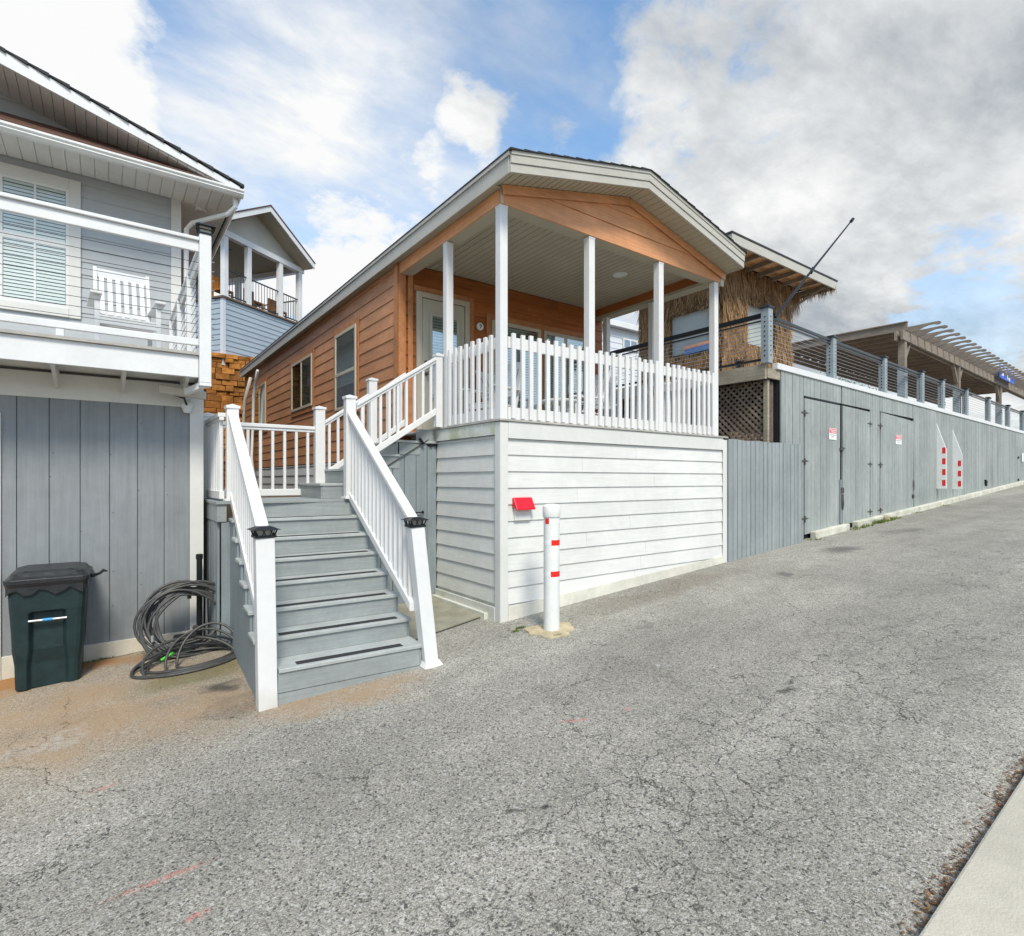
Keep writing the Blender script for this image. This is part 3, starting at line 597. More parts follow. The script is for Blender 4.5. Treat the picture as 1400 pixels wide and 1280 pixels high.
for i in range(4):
    a=i*math.pi/2+.5; MB().bar((5.35+.2*math.cos(a),6.1+.2*math.sin(a),.672),(5.35+.12*math.cos(a),6.1+.12*math.sin(a),1.12),.03,.03).build('leg','white_paint',tb)

# red hooded box on the base
bx=T('hooded_box',(3.79,PY,-.5),'white wall box with a sloping red hood on the white base siding','box')
m=MB(); m.box(3.67,3.895,PY-.040,PY-.016,-.46,-.22); m.build('body','white_siding_front',bx,bevel=.006)
m=MB(); m.prism([(3.645,PY-.016,-.20),(3.645,PY-.04,-.20),(3.645,PY-.11,-.325),(3.645,PY-.11,-.34),(3.645,PY-.016,-.30)],(.265,0,0)); m.build('hood','red',bx,bevel=.008)

# ================================================================== GREY ENTRY STEPS
st=T('entry_steps',(1.62,4.42,gz(1.6)),'grey painted wooden steps with white vinyl railings and a raised landing','steps')
AN=R(-3); U=Vector((math.cos(AN),math.sin(AN),0)); V=Vector((-math.sin(AN),math.cos(AN),0)); O=Vector((1.62,4.42,0))
def S(u,v,z): return O+U*u+V*v+Z*z
RUN,RISE=.272,.175
def zk(k): return -1.449+RISE*(k-1)
for k in range(1,9):
    v=(k-1)*RUN; z=zk(k)
    if k<8:
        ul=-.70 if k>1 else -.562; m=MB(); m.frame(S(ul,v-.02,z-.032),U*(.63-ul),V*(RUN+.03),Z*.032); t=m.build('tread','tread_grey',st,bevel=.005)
        g=MB(); gl=-.50 if k>1 else -.42; gr_=.52 if k>1 else .46
        g.frame(S(gl,v+.025,z+.0005),U*(gr_-gl),V*.075,Z*.003); g.build('grip_strip','grip_black',t)
    b=-1.80 if k==1 else zk(k-1)-.0
    if k==1:
        m=MB(); m.prism([S(-.565,v,gz(.95)-.05),S(.60,v,gz(2.2)-.05),S(.60,v,-1.449-.19),S(-.565,v,-1.449-.19)],V*.02)
        m.build('riser','stair_grey',st,bevel=.002); m=MB(); m.frame(S(-.565,v-.006,-1.449-.186),U*1.165,V*.022,Z*.152); m.build('riser','stair_grey',st,bevel=.003)
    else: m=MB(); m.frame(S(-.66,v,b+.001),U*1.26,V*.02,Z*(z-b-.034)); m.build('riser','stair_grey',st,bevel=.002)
for u0 in (-.685,.60):   # closed stepped sides
    m=MB(); poly=[S(u0,.0,gz(1.0)-.1)]
    for k in range(1,9): poly+= [S(u0,(k-1)*RUN+.005,zk(k)-.034),S(u0,k*RUN+.005,zk(k)-.034)] if k<8 else []
    poly+=[S(u0,7*RUN+.005,gz(1.0)-.1)]
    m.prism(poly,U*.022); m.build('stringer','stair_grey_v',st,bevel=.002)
# landing
LX0,LX1,LY0,LY1=.92,2.36,6.335,7.45
m=MB()
y=LY0-.03
while y<LY1: m.box(LX0-.02,LX1,y,min(y+.137,LY1),-.224-.03,-.224); y+=.142
m.build('landing','stair_grey',st,bevel=.003)
m=MB(); m.box(LX0-.01,LX0+.02,LY0-.01,LY1,-.224-.21,-.224-.031); m.box(LX0+.02,1.0,LY0-.01,LY0+.02,-.435,-.256); m.build('landing_rim','stair_grey',st,bevel=.003); MB().box(2.25,LX1,LY0-.01,LY0+.02,-.435,-.256).build('landing_rim','stair_grey',st,bevel=.003)
planks(MB(),(LX0+.02,LY1,0),(0,-1,0),(-1,0,0),LY1-LY0-.05,.19,-1.9,-.44).build('landing_skirt','stair_grey_v',st,bevel=.002)
planks(MB(),(LX0+.03,LY0+.02,0),(1,0,0),(0,-1,0),.2,.19,-1.9,-.44).build('landing_skirt','stair_grey_v',st,bevel=.002)
# upper flight, climbing to the right onto the porch
UL=[(-.043,2.03),(.138,2.33),(.319,2.63),(.500,2.94)]
for z,x0 in UL:
    x1=x0+.31 if x0<2.9 else 3.47; y0=6.52 if z<0 else 6.385
    MB().box(x0-.015,x1+.02,y0,7.42,z-.03,z).build('tread','tread_grey',st,bevel=.004)
    MB().box(x0,x0+.02,y0+.015,7.40,z-.18,z-.031).build('riser','stair_grey',st,bevel=.002)
for q in ((2.05,2.40,6.53,6.55,-.222,-.075),(2.62,2.96,6.40,6.42,.14,.287),(2.92,3.25,6.40,6.42,.32,.468),(3.2,3.5,6.40,6.42,.50,.65)): MB().box(*q).build('step_side','stair_grey',st,bevel=.002)
def ztop(s):
    x=2.38+s; return .10 if x<2.62 else (.285 if x<2.93 else (.466 if x<3.21 else .645))
pgt=planks(MB(),(2.38,6.43,0),(1,0,0),(0,-1,0),1.115,.163,-1.75,ztop,.008,.02,.006).build('plank_gate','stair_grey_v',st,bevel=.002)
MB().box(2.38,3.49,6.44,6.46,-1.75,.1).build('skirt_backing','win_dark',st)
# posts
def post(p0,p1,w_,cap,name='newel_post'):
    m=MB(); m.bar(p0,p1,w_,w_,V); o=m.build(name,'vinyl',st,bevel=.006)
    p1=Vector(p1)
    if cap=='lamp':
        c=MB(); h=w_/2
        c.box(p1.x-h-.008,p1.x+h+.008,p1.y-h-.008,p1.y+h+.008,p1.z,p1.z+.018)
        for sx in (-1,1):
            for sy in (-1,1): c.bar((p1.x+sx*h*.95,p1.y+sy*h*.95,p1.z+.018),(p1.x+sx*h*1.15,p1.y+sy*h*1.15,p1.z+.062),.009,.009)
        for q in range(5):   # pierced pattern
            f=-h*.8+q*h*.4
            for sgn in (-1,1):
                c.bar((p1.x+f,p1.y+sgn*h,p1.z+.018),(p1.x+f+h*.35*(1 if q%2 else -1),p1.y+sgn*h*1.08,p1.z+.060),.006,.006); c.bar((p1.x+sgn*h,p1.y+f,p1.z+.018),(p1.x+sgn*h*1.08,p1.y+f+h*.35*(1 if q%2 else -1),p1.z+.060),.006,.006)
        k=h*1.55; c.add([(p1.x-k,p1.y-k,p1.z+.060),(p1.x+k,p1.y-k,p1.z+.060),(p1.x+k,p1.y+k,p1.z+.060),(p1.x-k,p1.y+k,p1.z+.060),(p1.x-h*.7,p1.y-h*.7,p1.z+.085),(p1.x+h*.7,p1.y-h*.7,p1.z+.085),(p1.x+h*.7,p1.y+h*.7,p1.z+.085),(p1.x-h*.7,p1.y+h*.7,p1.z+.085)],[(0,3,2,1),(4,5,6,7),(0,1,5,4),(1,2,6,5),(2,3,7,6),(3,0,4,7)])
        lo=c.build('solar_lamp','black_metal',o)
        g=MB(); g.box(p1.x-h*.7,p1.x+h*.7,p1.y-h*.7,p1.y+h*.7,p1.z+.018,p1.z+.06); g.build('lens','lamp_beige',o)
    else:
        c=MB(); h=w_/2+.010; c.box(p1.x-h,p1.x+h,p1.y-h,p1.y+h,p1.z-.02,p1.z+.012); h-=.012; c.add([(p1.x-h,p1.y-h,p1.z+.012),(p1.x+h,p1.y-h,p1.z+.012),(p1.x+h,p1.y+h,p1.z+.012),(p1.x-h,p1.y+h,p1.z+.012),(p1.x,p1.y,p1.z+.035)],[(0,1,4),(1,2,4),(2,3,4),(3,0,4)]); c.build('post_cap','vinyl',o,bevel=.003)
    return o
pl0=S(-.635,.05,gz(1.0)-.01); pl1=S(-.655,.06,-.44); pr0=S(.70,.0,gz(2.28)-.0); pr1=S(.575,.03,-.415)
post(pl0,pl1,.135,'lamp'); post(pr0,pr1,.125,'lamp')
m=MB(); m.lathe(S(.70,0,gz(2.28)),[(.10,0),(.085,.012),(.072,.03)],4); 
sbx=pr0; m=MB(); m.add([tuple(sbx+Vector(q)) for q in ((-.095,-.095,0),(.095,-.095,0),(.095,.095,0),(-.095,.095,0),(-.066,-.066,.05),(.066,-.066,.05),(.066,.066,.05),(-.066,.066,.05))],[(0,3,2,1),(4,5,6,7),(0,1,5,4),(1,2,6,5),(2,3,7,6),(3,0,4,7)]); m.build('post_base','vinyl',st,bevel=.003)
tl=S(-.66,1.93,0); tl0=Vector((tl.x,tl.y,-.224)); trp=Vector((2.30,6.33,-.224))
post(tl0,tl0+Z*.985,.115,'cap'); post(trp,trp+Z*1.19,.115,'cap')
post((.97,7.40,-.224),(.97,7.40,.765),.115,'cap'); post((2.27,7.38,-.045),(2.27,7.38,.945),.125,'cap')
post((3.44,6.27,.672),(3.44,6.27,1.60),.09,'cap'); post((3.0,7.38,.5),(3.0,7.38,1.40),.115,'cap')
for p in (tl0,trp): 
    m=MB(); m.box(p.x-.08,p.x+.08,p.y-.08,p.y+.08,p.z,p.z+.025); m.build('post_base','vinyl',st,bevel=.005)
def rail(p0,p1,hb0,hb1,n,wd_=.075,bal=.034):
    # p0,p1: top of rail; hb: drop to the bottom rail
    p0,p1=Vector(p0),Vector(p1); m=MB(); m.slope(p0-Z*.022,p1-Z*.022,wd_,.045); m.slope(p0-Z*.062,p1-Z*.062,wd_*.62,.035)
    q0,q1=p0-Z*hb0,p1-Z*hb1; o=m.build('railing','vinyl',st,bevel=.006); m=MB(); m.slope(q0,q1,wd_*.66,.085); m.build('bottom_rail','vinyl',o,bevel=.006)
    for i in range(n):
        f=(i+.6)/(n+.2); a=q0.lerp(q1,f)+Z*.03; b=p0.lerp(p1,f)-Z*.07
        MB().bar(a,b,bal,bal,(p1-p0)).build('baluster','vinyl',o,bevel=.003)
rail(tl0+Z*.93+V*-.04,pl1+Z*.075+V*.05,.87,.76,15,.095)
rail(trp+Z*1.02-V*.05,pr1+Z*.085+V*.05,.98,.80,15,.095)
rail((.97,6.42,.70),(.97,7.35,.70),.86,.86,8)
rail((1.03,7.40,.70),(2.21,7.40,.70),.86,.86,8)
rail((2.36,6.27,.90),(3.40,6.27,1.575),.70,.70,9)
rail((2.33,7.38,.78),(2.94,7.38,1.20),.72,.72,5); rail((3.06,7.38,1.24),(3.5,7.38,1.56),.72,.72,4)

# ---------------------------------------------------------------- gate hardware & wand leaning on the planks
gh_=pgt
m=MB(); m.box(3.36,3.50,6.395,6.408,.44,.46); m.lathe((3.40,6.40,.45),[(.022,0),(.022,.02)],12,(0,-1,0)); m.lathe((3.46,6.40,.455),[(.016,0),(.016,.025)],12,(0,-1,0)); m.build('latch','black_metal',gh_)
m=MB(); m.tube([(2.55,6.39,.02),(3.2,6.385,.42),(3.36,6.38,.52)],.006,6); m.build('latch_cable','black_metal',gh_)
m=MB(); m.tube([(3.22,6.36,.53),(3.28,6.36,.46)],.018,8); m.build('cable_end','black_metal',gh_)
hd=pgt
m=MB(); m.tube([(3.12,6.41,-.42),(3.12,6.375,-.42),(3.29,6.375,-.42),(3.29,6.41,-.42)],.008,8); m.lathe((3.12,6.41,-.42),[(.016,0),(.016,.006)],10,(0,-1,0)); m.lathe((3.29,6.41,-.42),[(.02,0),(.02,.006)],10,(0,-1,0)); m.build('handle','black_metal',hd)

# ================================================================== LEFT HOUSE (grey, balcony)
lh=T('grey_house',(.85,6.92,gz(.85)),'light grey two storey house with a white balcony and gable roof','house')
LW=6.92; LE=.855
# lower wall: grooved panels
m=MB(); x=LE-.13; 
while x>-9:
    a=x-.2343; m.box(a+.007,x,LW-.018,LW+.03,-1.70,.79); x=a
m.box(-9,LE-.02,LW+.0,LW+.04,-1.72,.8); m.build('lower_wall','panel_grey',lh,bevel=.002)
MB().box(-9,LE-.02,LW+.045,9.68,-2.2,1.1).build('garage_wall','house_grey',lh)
m=MB(); m.box(LE-.127,LE+.005,LW-.035,LW-.0185,-1.66,1.02); m.box(LE-.008,LE+.006,LW-.0184,9.7,-1.8,1.02); m.build('corner_board','white_trim',lh,bevel=.003)
MB().box(-9,LE-.1275,LW-.032,LW-.0185,.785,1.03).build('header_board','white_trim',lh,bevel=.003)
MB().box(-9,LE-.01,LW-.030,LW+.1,-2.7,-1.64).build('footing','concrete_white',lh,bevel=.004)
m=MB(); m.box(-.92,-.785,LW-.040,LW-.0185,-1.95,.62); m.box(-2.0,-.92,LW-.040,LW-.0185,.50,.62); d=m.build('door_frame','white_trim',lh,bevel=.003)
m=MB(); m.box(-1.9,-.925,LW-.034,LW-.0185,-1.9,.495); m.build('door','white_paint',lh)
m=MB()
for i in range(1,6):
    xg=LE-.13-.2343*i+.012
    for k in range(rnd.randint(2,5)): zz=rnd.uniform(-1.5,.7); m.lathe((xg+rnd.choice((0,.02)),LW-.0185,zz),[(.005,0),(.004,.001)],7,(0,-1,0))
m.build('nail_head','win_dark',lh)
# balcony
BF=6.28; BX=.795
m=MB(); y=BF-.03
while y<9.7: m.box(-9,BX+.02,y,y+.135,1.24,1.268); y+=.14
m.build('balcony_floor','deck_wood',lh)
MB().box(-9,BX-.055,BF,BF+.035,1.02,1.238).build('balcony_fascia','white_paint',lh,bevel=.004)
MB().box(BX-.02,BX+.015,BF+.06,9.7,1.02,1.238).build('balcony_fascia','white_paint',lh,bevel=.004)
MB().box(-9,BX-.03,BF+.05,9.69,1.060,1.068).build('balcony_ceiling','white_trim',lh)
x=BX-.14
while x>-8: MB().box(x-.02,x+.02,BF+.036,LW-.035,1.012,1.0595).build('joist','white_trim',lh); MB().bar((x,BF+.05,1.03),(x,LW-.05,.90),.03,.035).build('brace','white_trim',lh); x-=.52
m=MB(); m.box(.742,.848,BF-.055,BF+.05,.965,2.45); po=m.build('balcony_post','white_paint',lh,bevel=.008)
m=MB(); m.prism([(.742,BF-.055,.965),(.848,BF-.055,.965),(.848,BF+.05,.965),(.742,BF+.05,.965)],(0,.0,-.03)); m.bar((.80,BF-.02,.96),(.66,BF+.25,.90),.05,.06); m.build('bracket','white_paint',po,bevel=.003)
# lamp on the post
lp=MB(); px_,py_,pz_=.795,BF-.003,2.45
lp.box(px_-.062,px_+.062,py_-.062,py_+.062,pz_,pz_+.014)
for sx in (-1,1):
    for sy in (-1,1): lp.bar((px_+sx*.055,py_+sy*.055,pz_+.014),(px_+sx*.066,py_+sy*.066,pz_+.075),.008,.008)
lp.box(px_-.07,px_+.07,py_-.07,py_+.07,pz_+.040,pz_+.045)
lp.add([(px_-.09,py_-.09,pz_+.075),(px_+.09,py_-.09,pz_+.075),(px_+.09,py_+.09,pz_+.075),(px_-.09,py_+.09,pz_+.075),(px_-.06,py_-.06,pz_+.10),(px_+.06,py_-.06,pz_+.10),(px_+.06,py_+.06,pz_+.10),(px_-.06,py_+.06,pz_+.10)],[(0,3,2,1),(4,5,6,7),(0,1,5,4),(1,2,6,5),(2,3,7,6),(3,0,4,7)])
lo=lp.build('post_lamp','black_metal',po); MB().box(px_-.05,px_+.05,py_-.05,py_+.05,pz_+.014,pz_+.074).build('lens','lamp_beige',po)
m=MB(); m.box(-9,.741,BF-.045,BF+.045,2.375,2.41); m.box(-9,.741,BF-.02,BF+.018,2.27,2.3745); m.box(-9,.741,BF-.02,BF+.018,1.335,1.40)
for x in (-.33,): m.box(x-.03,x+.03,BF-.015,BF+.015,1.268,1.334)
fr_=m.build('balcony_rail','white_paint',lh,bevel=.006)
for k in range(9):
    z=1.465+k*.088; MB().tube([(-9,BF,z),(.74,BF,z)],.0028,5).build('cable','rail_dark',fr_)
m=MB(); m.box(BX-.04,BX+.04,BF+.051,9.69,2.375,2.41); m.box(BX-.018,BX+.018,BF+.051,9.69,2.27,2.3745); m.box(BX-.018,BX+.018,BF+.051,9.69,1.335,1.40); fr_=m.build('balcony_rail','white_paint',lh,bevel=.006)
for k in range(9):
    z=1.465+k*.088; MB().tube([(BX,BF+.05,z),(BX,9.69,z)],.0028,5).build('cable','rail_dark',fr_); 
m=MB()
for k in range(9): m.tube([(BX+.05,BF,1.44+k*.095),(BX+.085,BF,1.44+k*.095)],.007,6)
m.build('cable_end','steel',po)
for y in (7.4,8.5,9.62): MB().box(BX-.045,BX+.045,y-.045,y+.045,1.268,2.374).build('balcony_post','white_paint',lh,bevel=.006)
# upper wall
UW=9.70; UE=.91
lap(MB(),(-9,UW,1.25),(1,0,0),(0,-1,0),9+UE-.12,1.25,4.24,.178,.014).build('upper_wall','house_grey',lh)
MB().box(-9,UE-.02,UW+.03,22,1.1,4.24).build('wall','house_grey',lh)
lap(MB(),(UE-.02,UW+.13,1.1),(0,1,0),(1,0,0),12,-.3,4.22,.178,.014).build('side_wall','house_grey',lh)
m=MB(); m.box(UE-.13,UE,UW-.03,UW-.0165,1.25,4.235); m.box(UE-.014,UE,UW-.0164,UW+.12,-.3,4.235); m.build('corner_board','white_trim',lh,bevel=.003)
# window
wi=MB(); x0,x1,z0,z1=-1.25,-.285,2.22,4.12
wi.box(x0,x0+.13,UW-.038,UW-.0165,z0,z1); wi.box(x1-.13,x1,UW-.038,UW-.0165,z0,z1); wi.box(x0+.13,x1-.13,UW-.040,UW-.0165,z1-.15,z1); wi.box(x0+.13,x1-.13,UW-.046,UW-.0165,z0,z0+.12)
wo=wi.build('window','white_trim',lh,bevel=.004)
m=MB()
for a,b,c,e in ((x0+.13,x0+.165,z0+.12,z1-.15),(x1-.165,x1-.13,z0+.12,z1-.15)): m.box(a,b,UW-.034,UW-.014,c,e)
m.box(x0+.165,x1-.165,UW-.034,UW-.014,z1-.185,z1-.15); m.box(x0+.165,x1-.165,UW-.034,UW-.014,z0+.12,z0+.16); m.box(x0+.165,x1-.165,UW-.036,UW-.014,3.155,3.235)
xm=(x0+x1)/2; m.box(xm-.012,xm+.012,UW-.033,UW-.020,z0+.16,3.155); m.box(xm-.012,xm+.012,UW-.033,UW-.020,3.235,z1-.185); m.build('sash','vinyl',wo,bevel=.002)
MB().box(x0+.14,x1-.14,UW-.0205,UW-.017,z0+.13,z1-.16).build('dark_backing','win_dark',wo)  # flat dark board in place of the shaded interior
bl=MB(); z=z0+.17
while z<z1-.2: bl.add([(x0+.17,UW-.029,z),(x1-.17,UW-.029,z),(x1-.17,UW-.0215,z+.037),(x0+.17,UW-.0215,z+.037)],[(0,1,2,3)]); z+=.047
bl.build('blind','blind',wo); MB().box(x0+.16,x1-.16,UW-.0315,UW-.030,z0+.15,z1-.18).build('pane','pane_clear',wo)
# eaves
EX=1.57; EYf=8.95
m=MB(); x=EX-.03
while x>-9: m.box(x-.143,x,EYf,UW-.02,4.225,4.235); m.box(x-.152,x-.143,EYf,UW-.02,4.237,4.245); x-=.152
y=UW-.02
while y<22: m.box(UE,EX-.03,y+.004,y+.15,4.225,4.235); y+=.152
m.build('soffit','white_trim',lh)
gu=MB(); prof=[(0,4.165),(-.055,4.165),(-.095,4.20),(-.08,4.225),(-.108,4.24),(-.108,4.265),(-.09,4.265),(-.09,4.255),(0,4.255)]
gu.prism([(-9,EYf+a,z) for a,z in prof],(9+EX+.06,0,0)); gu.prism([(EX-a*.6,EYf+.001,z) for a,z in prof],(0,13,0)); gu.build('gutter','white_gloss',lh)
dn=MB(); dn.tube([(1.54,9.02,4.23),(1.54,9.02,4.05),(1.45,9.1,3.95),(1.05,9.60,3.90),(.975,9.66,3.80),(.975,9.66,-.3)],.034,8); dn.build('downspout','white_gloss',lh)
li=MB(); li.lathe((1.18,9.78,4.224),[(.085,0),(.085,-.03),(.07,-.042)],24); lio=li.build('soffit_light','white_gloss',lh); MB().lathe((1.18,9.78,4.18),[(.06,.0),(.045,-.012)],20).build('lens','lamp_beige',lio)
# roof: gable to the street, eave along the side
RS=.305; ZR=4.295; XRG=-5.2
def lz(x): return ZR+RS*(EX+.02-x)
lap(MB(),(-9,UW+.01,4.2),(1,0,0),(0,-1,0),9+UE,4.25,6.5,.178,.014,lims=lambda z:(9+XRG,max(9+XRG,min(9+UE,9+EX-(z-ZR+.02)/RS)))).build('gable_wall','house_grey',lh)
m=MB()
# pent strip under the gable
k=3
for i in range(k):
    y0=EYf-.06+(UW+.02-EYf+.06)*i/k; y1=EYf-.06+(UW+.02-EYf+.06)*(i+1)/k; zz=lambda y:4.29+(y-EYf+.06)*.62
    m.add([(-9,y0,zz(y0)+.012),(EX-.35,y0,zz(y0)+.012),(EX-.5,y1,zz(y1)),(-9,y1,zz(y1)),(-9,y0,zz(y0)-.01),(EX-.35,y0,zz(y0)-.01),(EX-.5,y1,zz(y1)-.01),(-9,y1,zz(y1)-.01)],[(0,1,2,3),(4,7,6,5),(0,4,5,1),(1,5,6,2)])
m.build('pent_roof','brown_shingle',lh)
m=MB(); a,b=EX+.02,XRG
m.prism([(a,EYf-.03,lz(a)-.05),(b,EYf-.03,lz(b)-.22),(b,EYf-.03,lz(b)+.10),(a,EYf-.03,lz(a)+.03)],(0,.035,0)); m.build('rake_board','white_paint',lh,bevel=.003)
m=MB(); k=60
for i in range(k):
    xa=a+(b-a)*i/k; xb=a+(b-a)*(i+1)/k-.006*-1
    m.add([(xa,EYf+.006,lz(xa)-.095),(xb,EYf+.006,lz(xb)-.095),(xb,UW,lz(xb)-.095),(xa,UW,lz(xa)-.095),(xa,EYf+.006,lz(xa)-.06),(xb,EYf+.006,lz(xb)-.06),(xb,UW,lz(xb)-.06),(xa,UW,lz(xa)-.06)],[(0,1,2,3),(4,7,6,5),(0,4,5,1),(1,5,6,2),(2,6,7,3),(3,7,4,0)])
m.build('rake_soffit','white_trim',lh)
m=MB(); k=34
for i in range(k):
    xa=a+.05+(b-a-.05)*i/k; xb=a+.05+(b-a-.05)*(i+1)/k; e=.03+rnd.uniform(-.006,.006)
    m.add([(xa,EYf-.05-rnd.uniform(0,.02),lz(xa)+.04),(xb,EYf-.05,lz(xb)+.065),(xb,22,lz(xb)+.065),(xa,22,lz(xa)+.04),(xa,EYf-.05,lz(xa)+.06+e),(xb,EYf-.05,lz(xb)+.078),(xb,22,lz(xb)+.078),(xa,22,lz(xa)+.06+e)],[(0,3,2,1),(4,5,6,7),(0,1,5,4),(1,2,6,5),(2,3,7,6),(3,0,4,7)])
m.add([(b,EYf-.05,lz(b)+.1),(b-5,EYf-.05,lz(b)+.1-5*RS),(b-5,22,lz(b)+.1-5*RS),(b,22,lz(b)+.1)],[(0,1,2,3)])
m.build('roof','shingle',lh)
# security light
sl_=T('security_light',(.62,LW-.15,.9),'beige twin head security light under the balcony corner','lamp')
m=MB(); m.lathe((.70,LW-.02,.80),[(.055,0),(.055,.04),(.04,.06)],16,(0,-1,0)); m.build('mount','white_gloss',sl_)
m=MB(); m.lathe((.70,LW-.06,.72),[(.03,0),(.045,.03),(.04,.075)],12); m.build('sensor','white_gloss',sl_)
for xx,w_ in ((.50,.15),(.66,.2),(.80,.11)):
    m=MB(); m.frame((xx-w_/2,LW-.30,.885-(xx-.5)*.08),(w_,0,-.012),(0,.09,0),(0,.0,.085)); m.build('lamp_head','lamp_beige',sl_,bevel=.012)
m=MB(); m.tube([(.70,LW-.05,.80),(.66,LW-.2,.86),(.5,LW-.24,.90)],.012,6); m.build('arm','black_metal',sl_)
# rocking chair on the balcony
rocking_chair('rocking_chair',(.17,7.25,1.268),'white slatted rocking chair on the grey house balcony','chair',None,R(4),.98)

# ================================================================== WHEELIE BIN
bn=T('wheeled_bin',(-.41,6.58,gz(-.4)),'dark green wheeled trash bin with a black lid against the grey wall','trash bin',rz=R(-1))
def loft(mb,rings):
    k=len(rings[0]); vs=[p for r_ in rings for p in r_]; fs=[]
    for i in range(len(rings)-1):
        for j in range(k): fs.append((i*k+j,i*k+(j+1)%k,(i+1)*k+(j+1)%k,(i+1)*k+j))
    fs.append(tuple(range(k))[::-1]); fs.append(tuple((len(rings)-1)*k+j for j in range(k))); return mb.add(vs,fs)
def rrect(hx,y0,y1,z,r=.05,notch=0,nw=.13):
    pts=[]
    for cx_,cy2,a0 in ((hx-r,y0+r,-90),(hx-r,y1-r,0),(-hx+r,y1-r,90),(-hx+r,y0+r,180)):
        for a in (0,30,60,90): pts.append((cx_+r*math.cos(R(a0+a)),cy2+r*math.sin(R(a0+a)),z))
    # front face recess
    pts+= [(-nw-.03,y0,z),(-nw,y0+notch,z),(nw,y0+notch,z),(nw+.03,y0,z)]
    return pts
m=MB(); loft(m,[rrect(.225,-.24,.24,0,.05,.035,.115),rrect(.23,-.25,.25,.22,.05,.04,.115),rrect(.245,-.262,.262,.34,.05,.035,.10),rrect(.25,-.27,.27,.50,.05,.05,.10),rrect(.258,-.28,.28,.66,.05,.05,.10),rrect(.26,-.282,.282,.68,.05,.0,.10),rrect(.272,-.29,.29,.93,.05,.0,.1)]); m.build('body','bin_green',bn,local=True,bevel=.006)
m=MB(); loft(m,[rrect(.282,-.31,.32,.90,.05),rrect(.292,-.325,.325,.935,.05),rrect(.295,-.325,.325,.965,.05),rrect(.27,-.30,.30,.985,.06),rrect(.25,-.27,.28,1.015,.06),rrect(.20,-.22,.24,1.03,.06)]); m.build('lid','bin_lid',bn,local=True,bevel=.004)
m=MB()
for i in range(44):   # crumpled liner hanging out below the lid
    a=i/44*2*math.pi; c=Vector((.278*max(-1,min(1,1.35*math.cos(a))),.31*max(-1,min(1,1.35*math.sin(a))),.90)); b2=i+1; a2=b2/44*2*math.pi; c2=Vector((.278*max(-1,min(1,1.35*math.cos(a2))),.31*max(-1,min(1,1.35*math.sin(a2))),.90))
    d1=.05+.03*math.sin(i*1.7)+.02*rnd.random(); m.quad(c+Z*.03,c2+Z*.03,c2*1.0-Z*(.05+.03*math.sin((i+1)*1.7)),c-Z*(.05+.03*math.sin(i*1.7)))
m.tube([(.30,-.1,.93),(.36,-.14,.95),(.39,-.12,.975),(.42,-.13,.965)],[.02,.012,.016,.006],6)
m.build('liner','bin_lid',bn,local=True)
m=MB(); m.tube([(-.13,-.272,.60),(.13,-.272,.60)],.011,8); hb=m.build('lift_bar','steel',bn,local=True); m=MB(); m.tube([(-.035,-.272,.60),(.035,-.272,.60)],.0125,8); o=m.build('bar_sleeve','blue_paint',hb,local=True)
for sx in (-1,1): m=MB(); m.lathe((sx*.20,.27,.12),[(.03,-.02),(.12,-.02),(.12,.02),(.03,.02)],20,(1,0,0)); m.build('wheel','rubber',bn,local=True)
m=MB(); m.tube([(-.22,.29,.86),(-.22,.36,.90),(.22,.36,.90),(.22,.29,.86)],.014,8); m.build('handle','bin_green',bn,local=True)

# ================================================================== HOSE COIL AND STANDPIPE
hs=MB(); rh=random.Random(3)
path=[]; turns=14
for i in range(turns*36):
    a=i/36*2*math.pi; k=i//36; q=i/36
    rr=.345+.062*math.sin(q*2.3+1)+.02*math.sin(a*3+k); sq=.90+.05*math.sin(q*1.7)
    x=.67+.03*math.sin(q*1.9)+rr*1.02*math.cos(a); up=rr*sq*math.sin(a)
    # plane leaning back on the wall, bottom pulled forward
    z=.33+up; y=6.42+.20*(z-.0)+.045*math.sin(q*2.1+.5)-.10*max(0,.25-z)*3
    path.append((x,y,gz(.6)+max(.018,z+.005)))
hs.tube(path,.0125,8)
# low loops lying on the ground
def loop(cx0,cy0,rx,ry,lift,n=40,ph=0,tilt=0,r=.0125):
    pts=[]
    for i in range(n):
        a=i/n*2*math.pi; x=cx0+rx*math.cos(a); y=cy0+ry*math.sin(a); pts.append((x,y,gz(x)+.014+lift*max(0,math.sin(a+ph))+tilt*(x-cx0)*0))
    hs.tube(pts,r,8,closed=True)
loop(.62,6.06,.44,.24,.10); loop(.68,6.09,.38,.22,.15,ph=.2); loop(.76,6.0,.32,.20,.26,ph=-.1); loop(.64,6.12,.38,.22,.06,ph=.3); loop(.80,6.02,.27,.18,.30,ph=.1); loop(.66,6.0,.40,.24,.20,ph=-.3); loop(.62,6.06,.44,.27,.03)
hc=T('garden_hose',(.6,6.2,gz(.6)),'black rubber hose in a tangled coil leaning beside the steps','hose')
hs.build('coil','rubber',hc,smooth=True)
m=MB(); m.tube([(.42,6.20,gz(.5)+.05),(.52,6.17,gz(.5)+.11)],.012,8); m.build('nozzle','green_plastic',hc)
m=MB(); m.tube([(.36,6.36,gz(.4)+.20),(.36,6.37,gz(.4)+.26)],.017,10); m.build('coupling','steel',hc)
sp_=T('standpipe',(.80,6.72,gz(.8)),'black standpipe with brass taps behind the hose coil','pipe')
m=MB(); m.tube([(.80,6.72,gz(.8)),(.80,6.72,gz(.8)+.92)],.028,12); m.lathe((.80,6.72,gz(.8)+.90),[(.034,0),(.034,.05),(.02,.055)],14); m.build('pipe','black_metal',sp_)
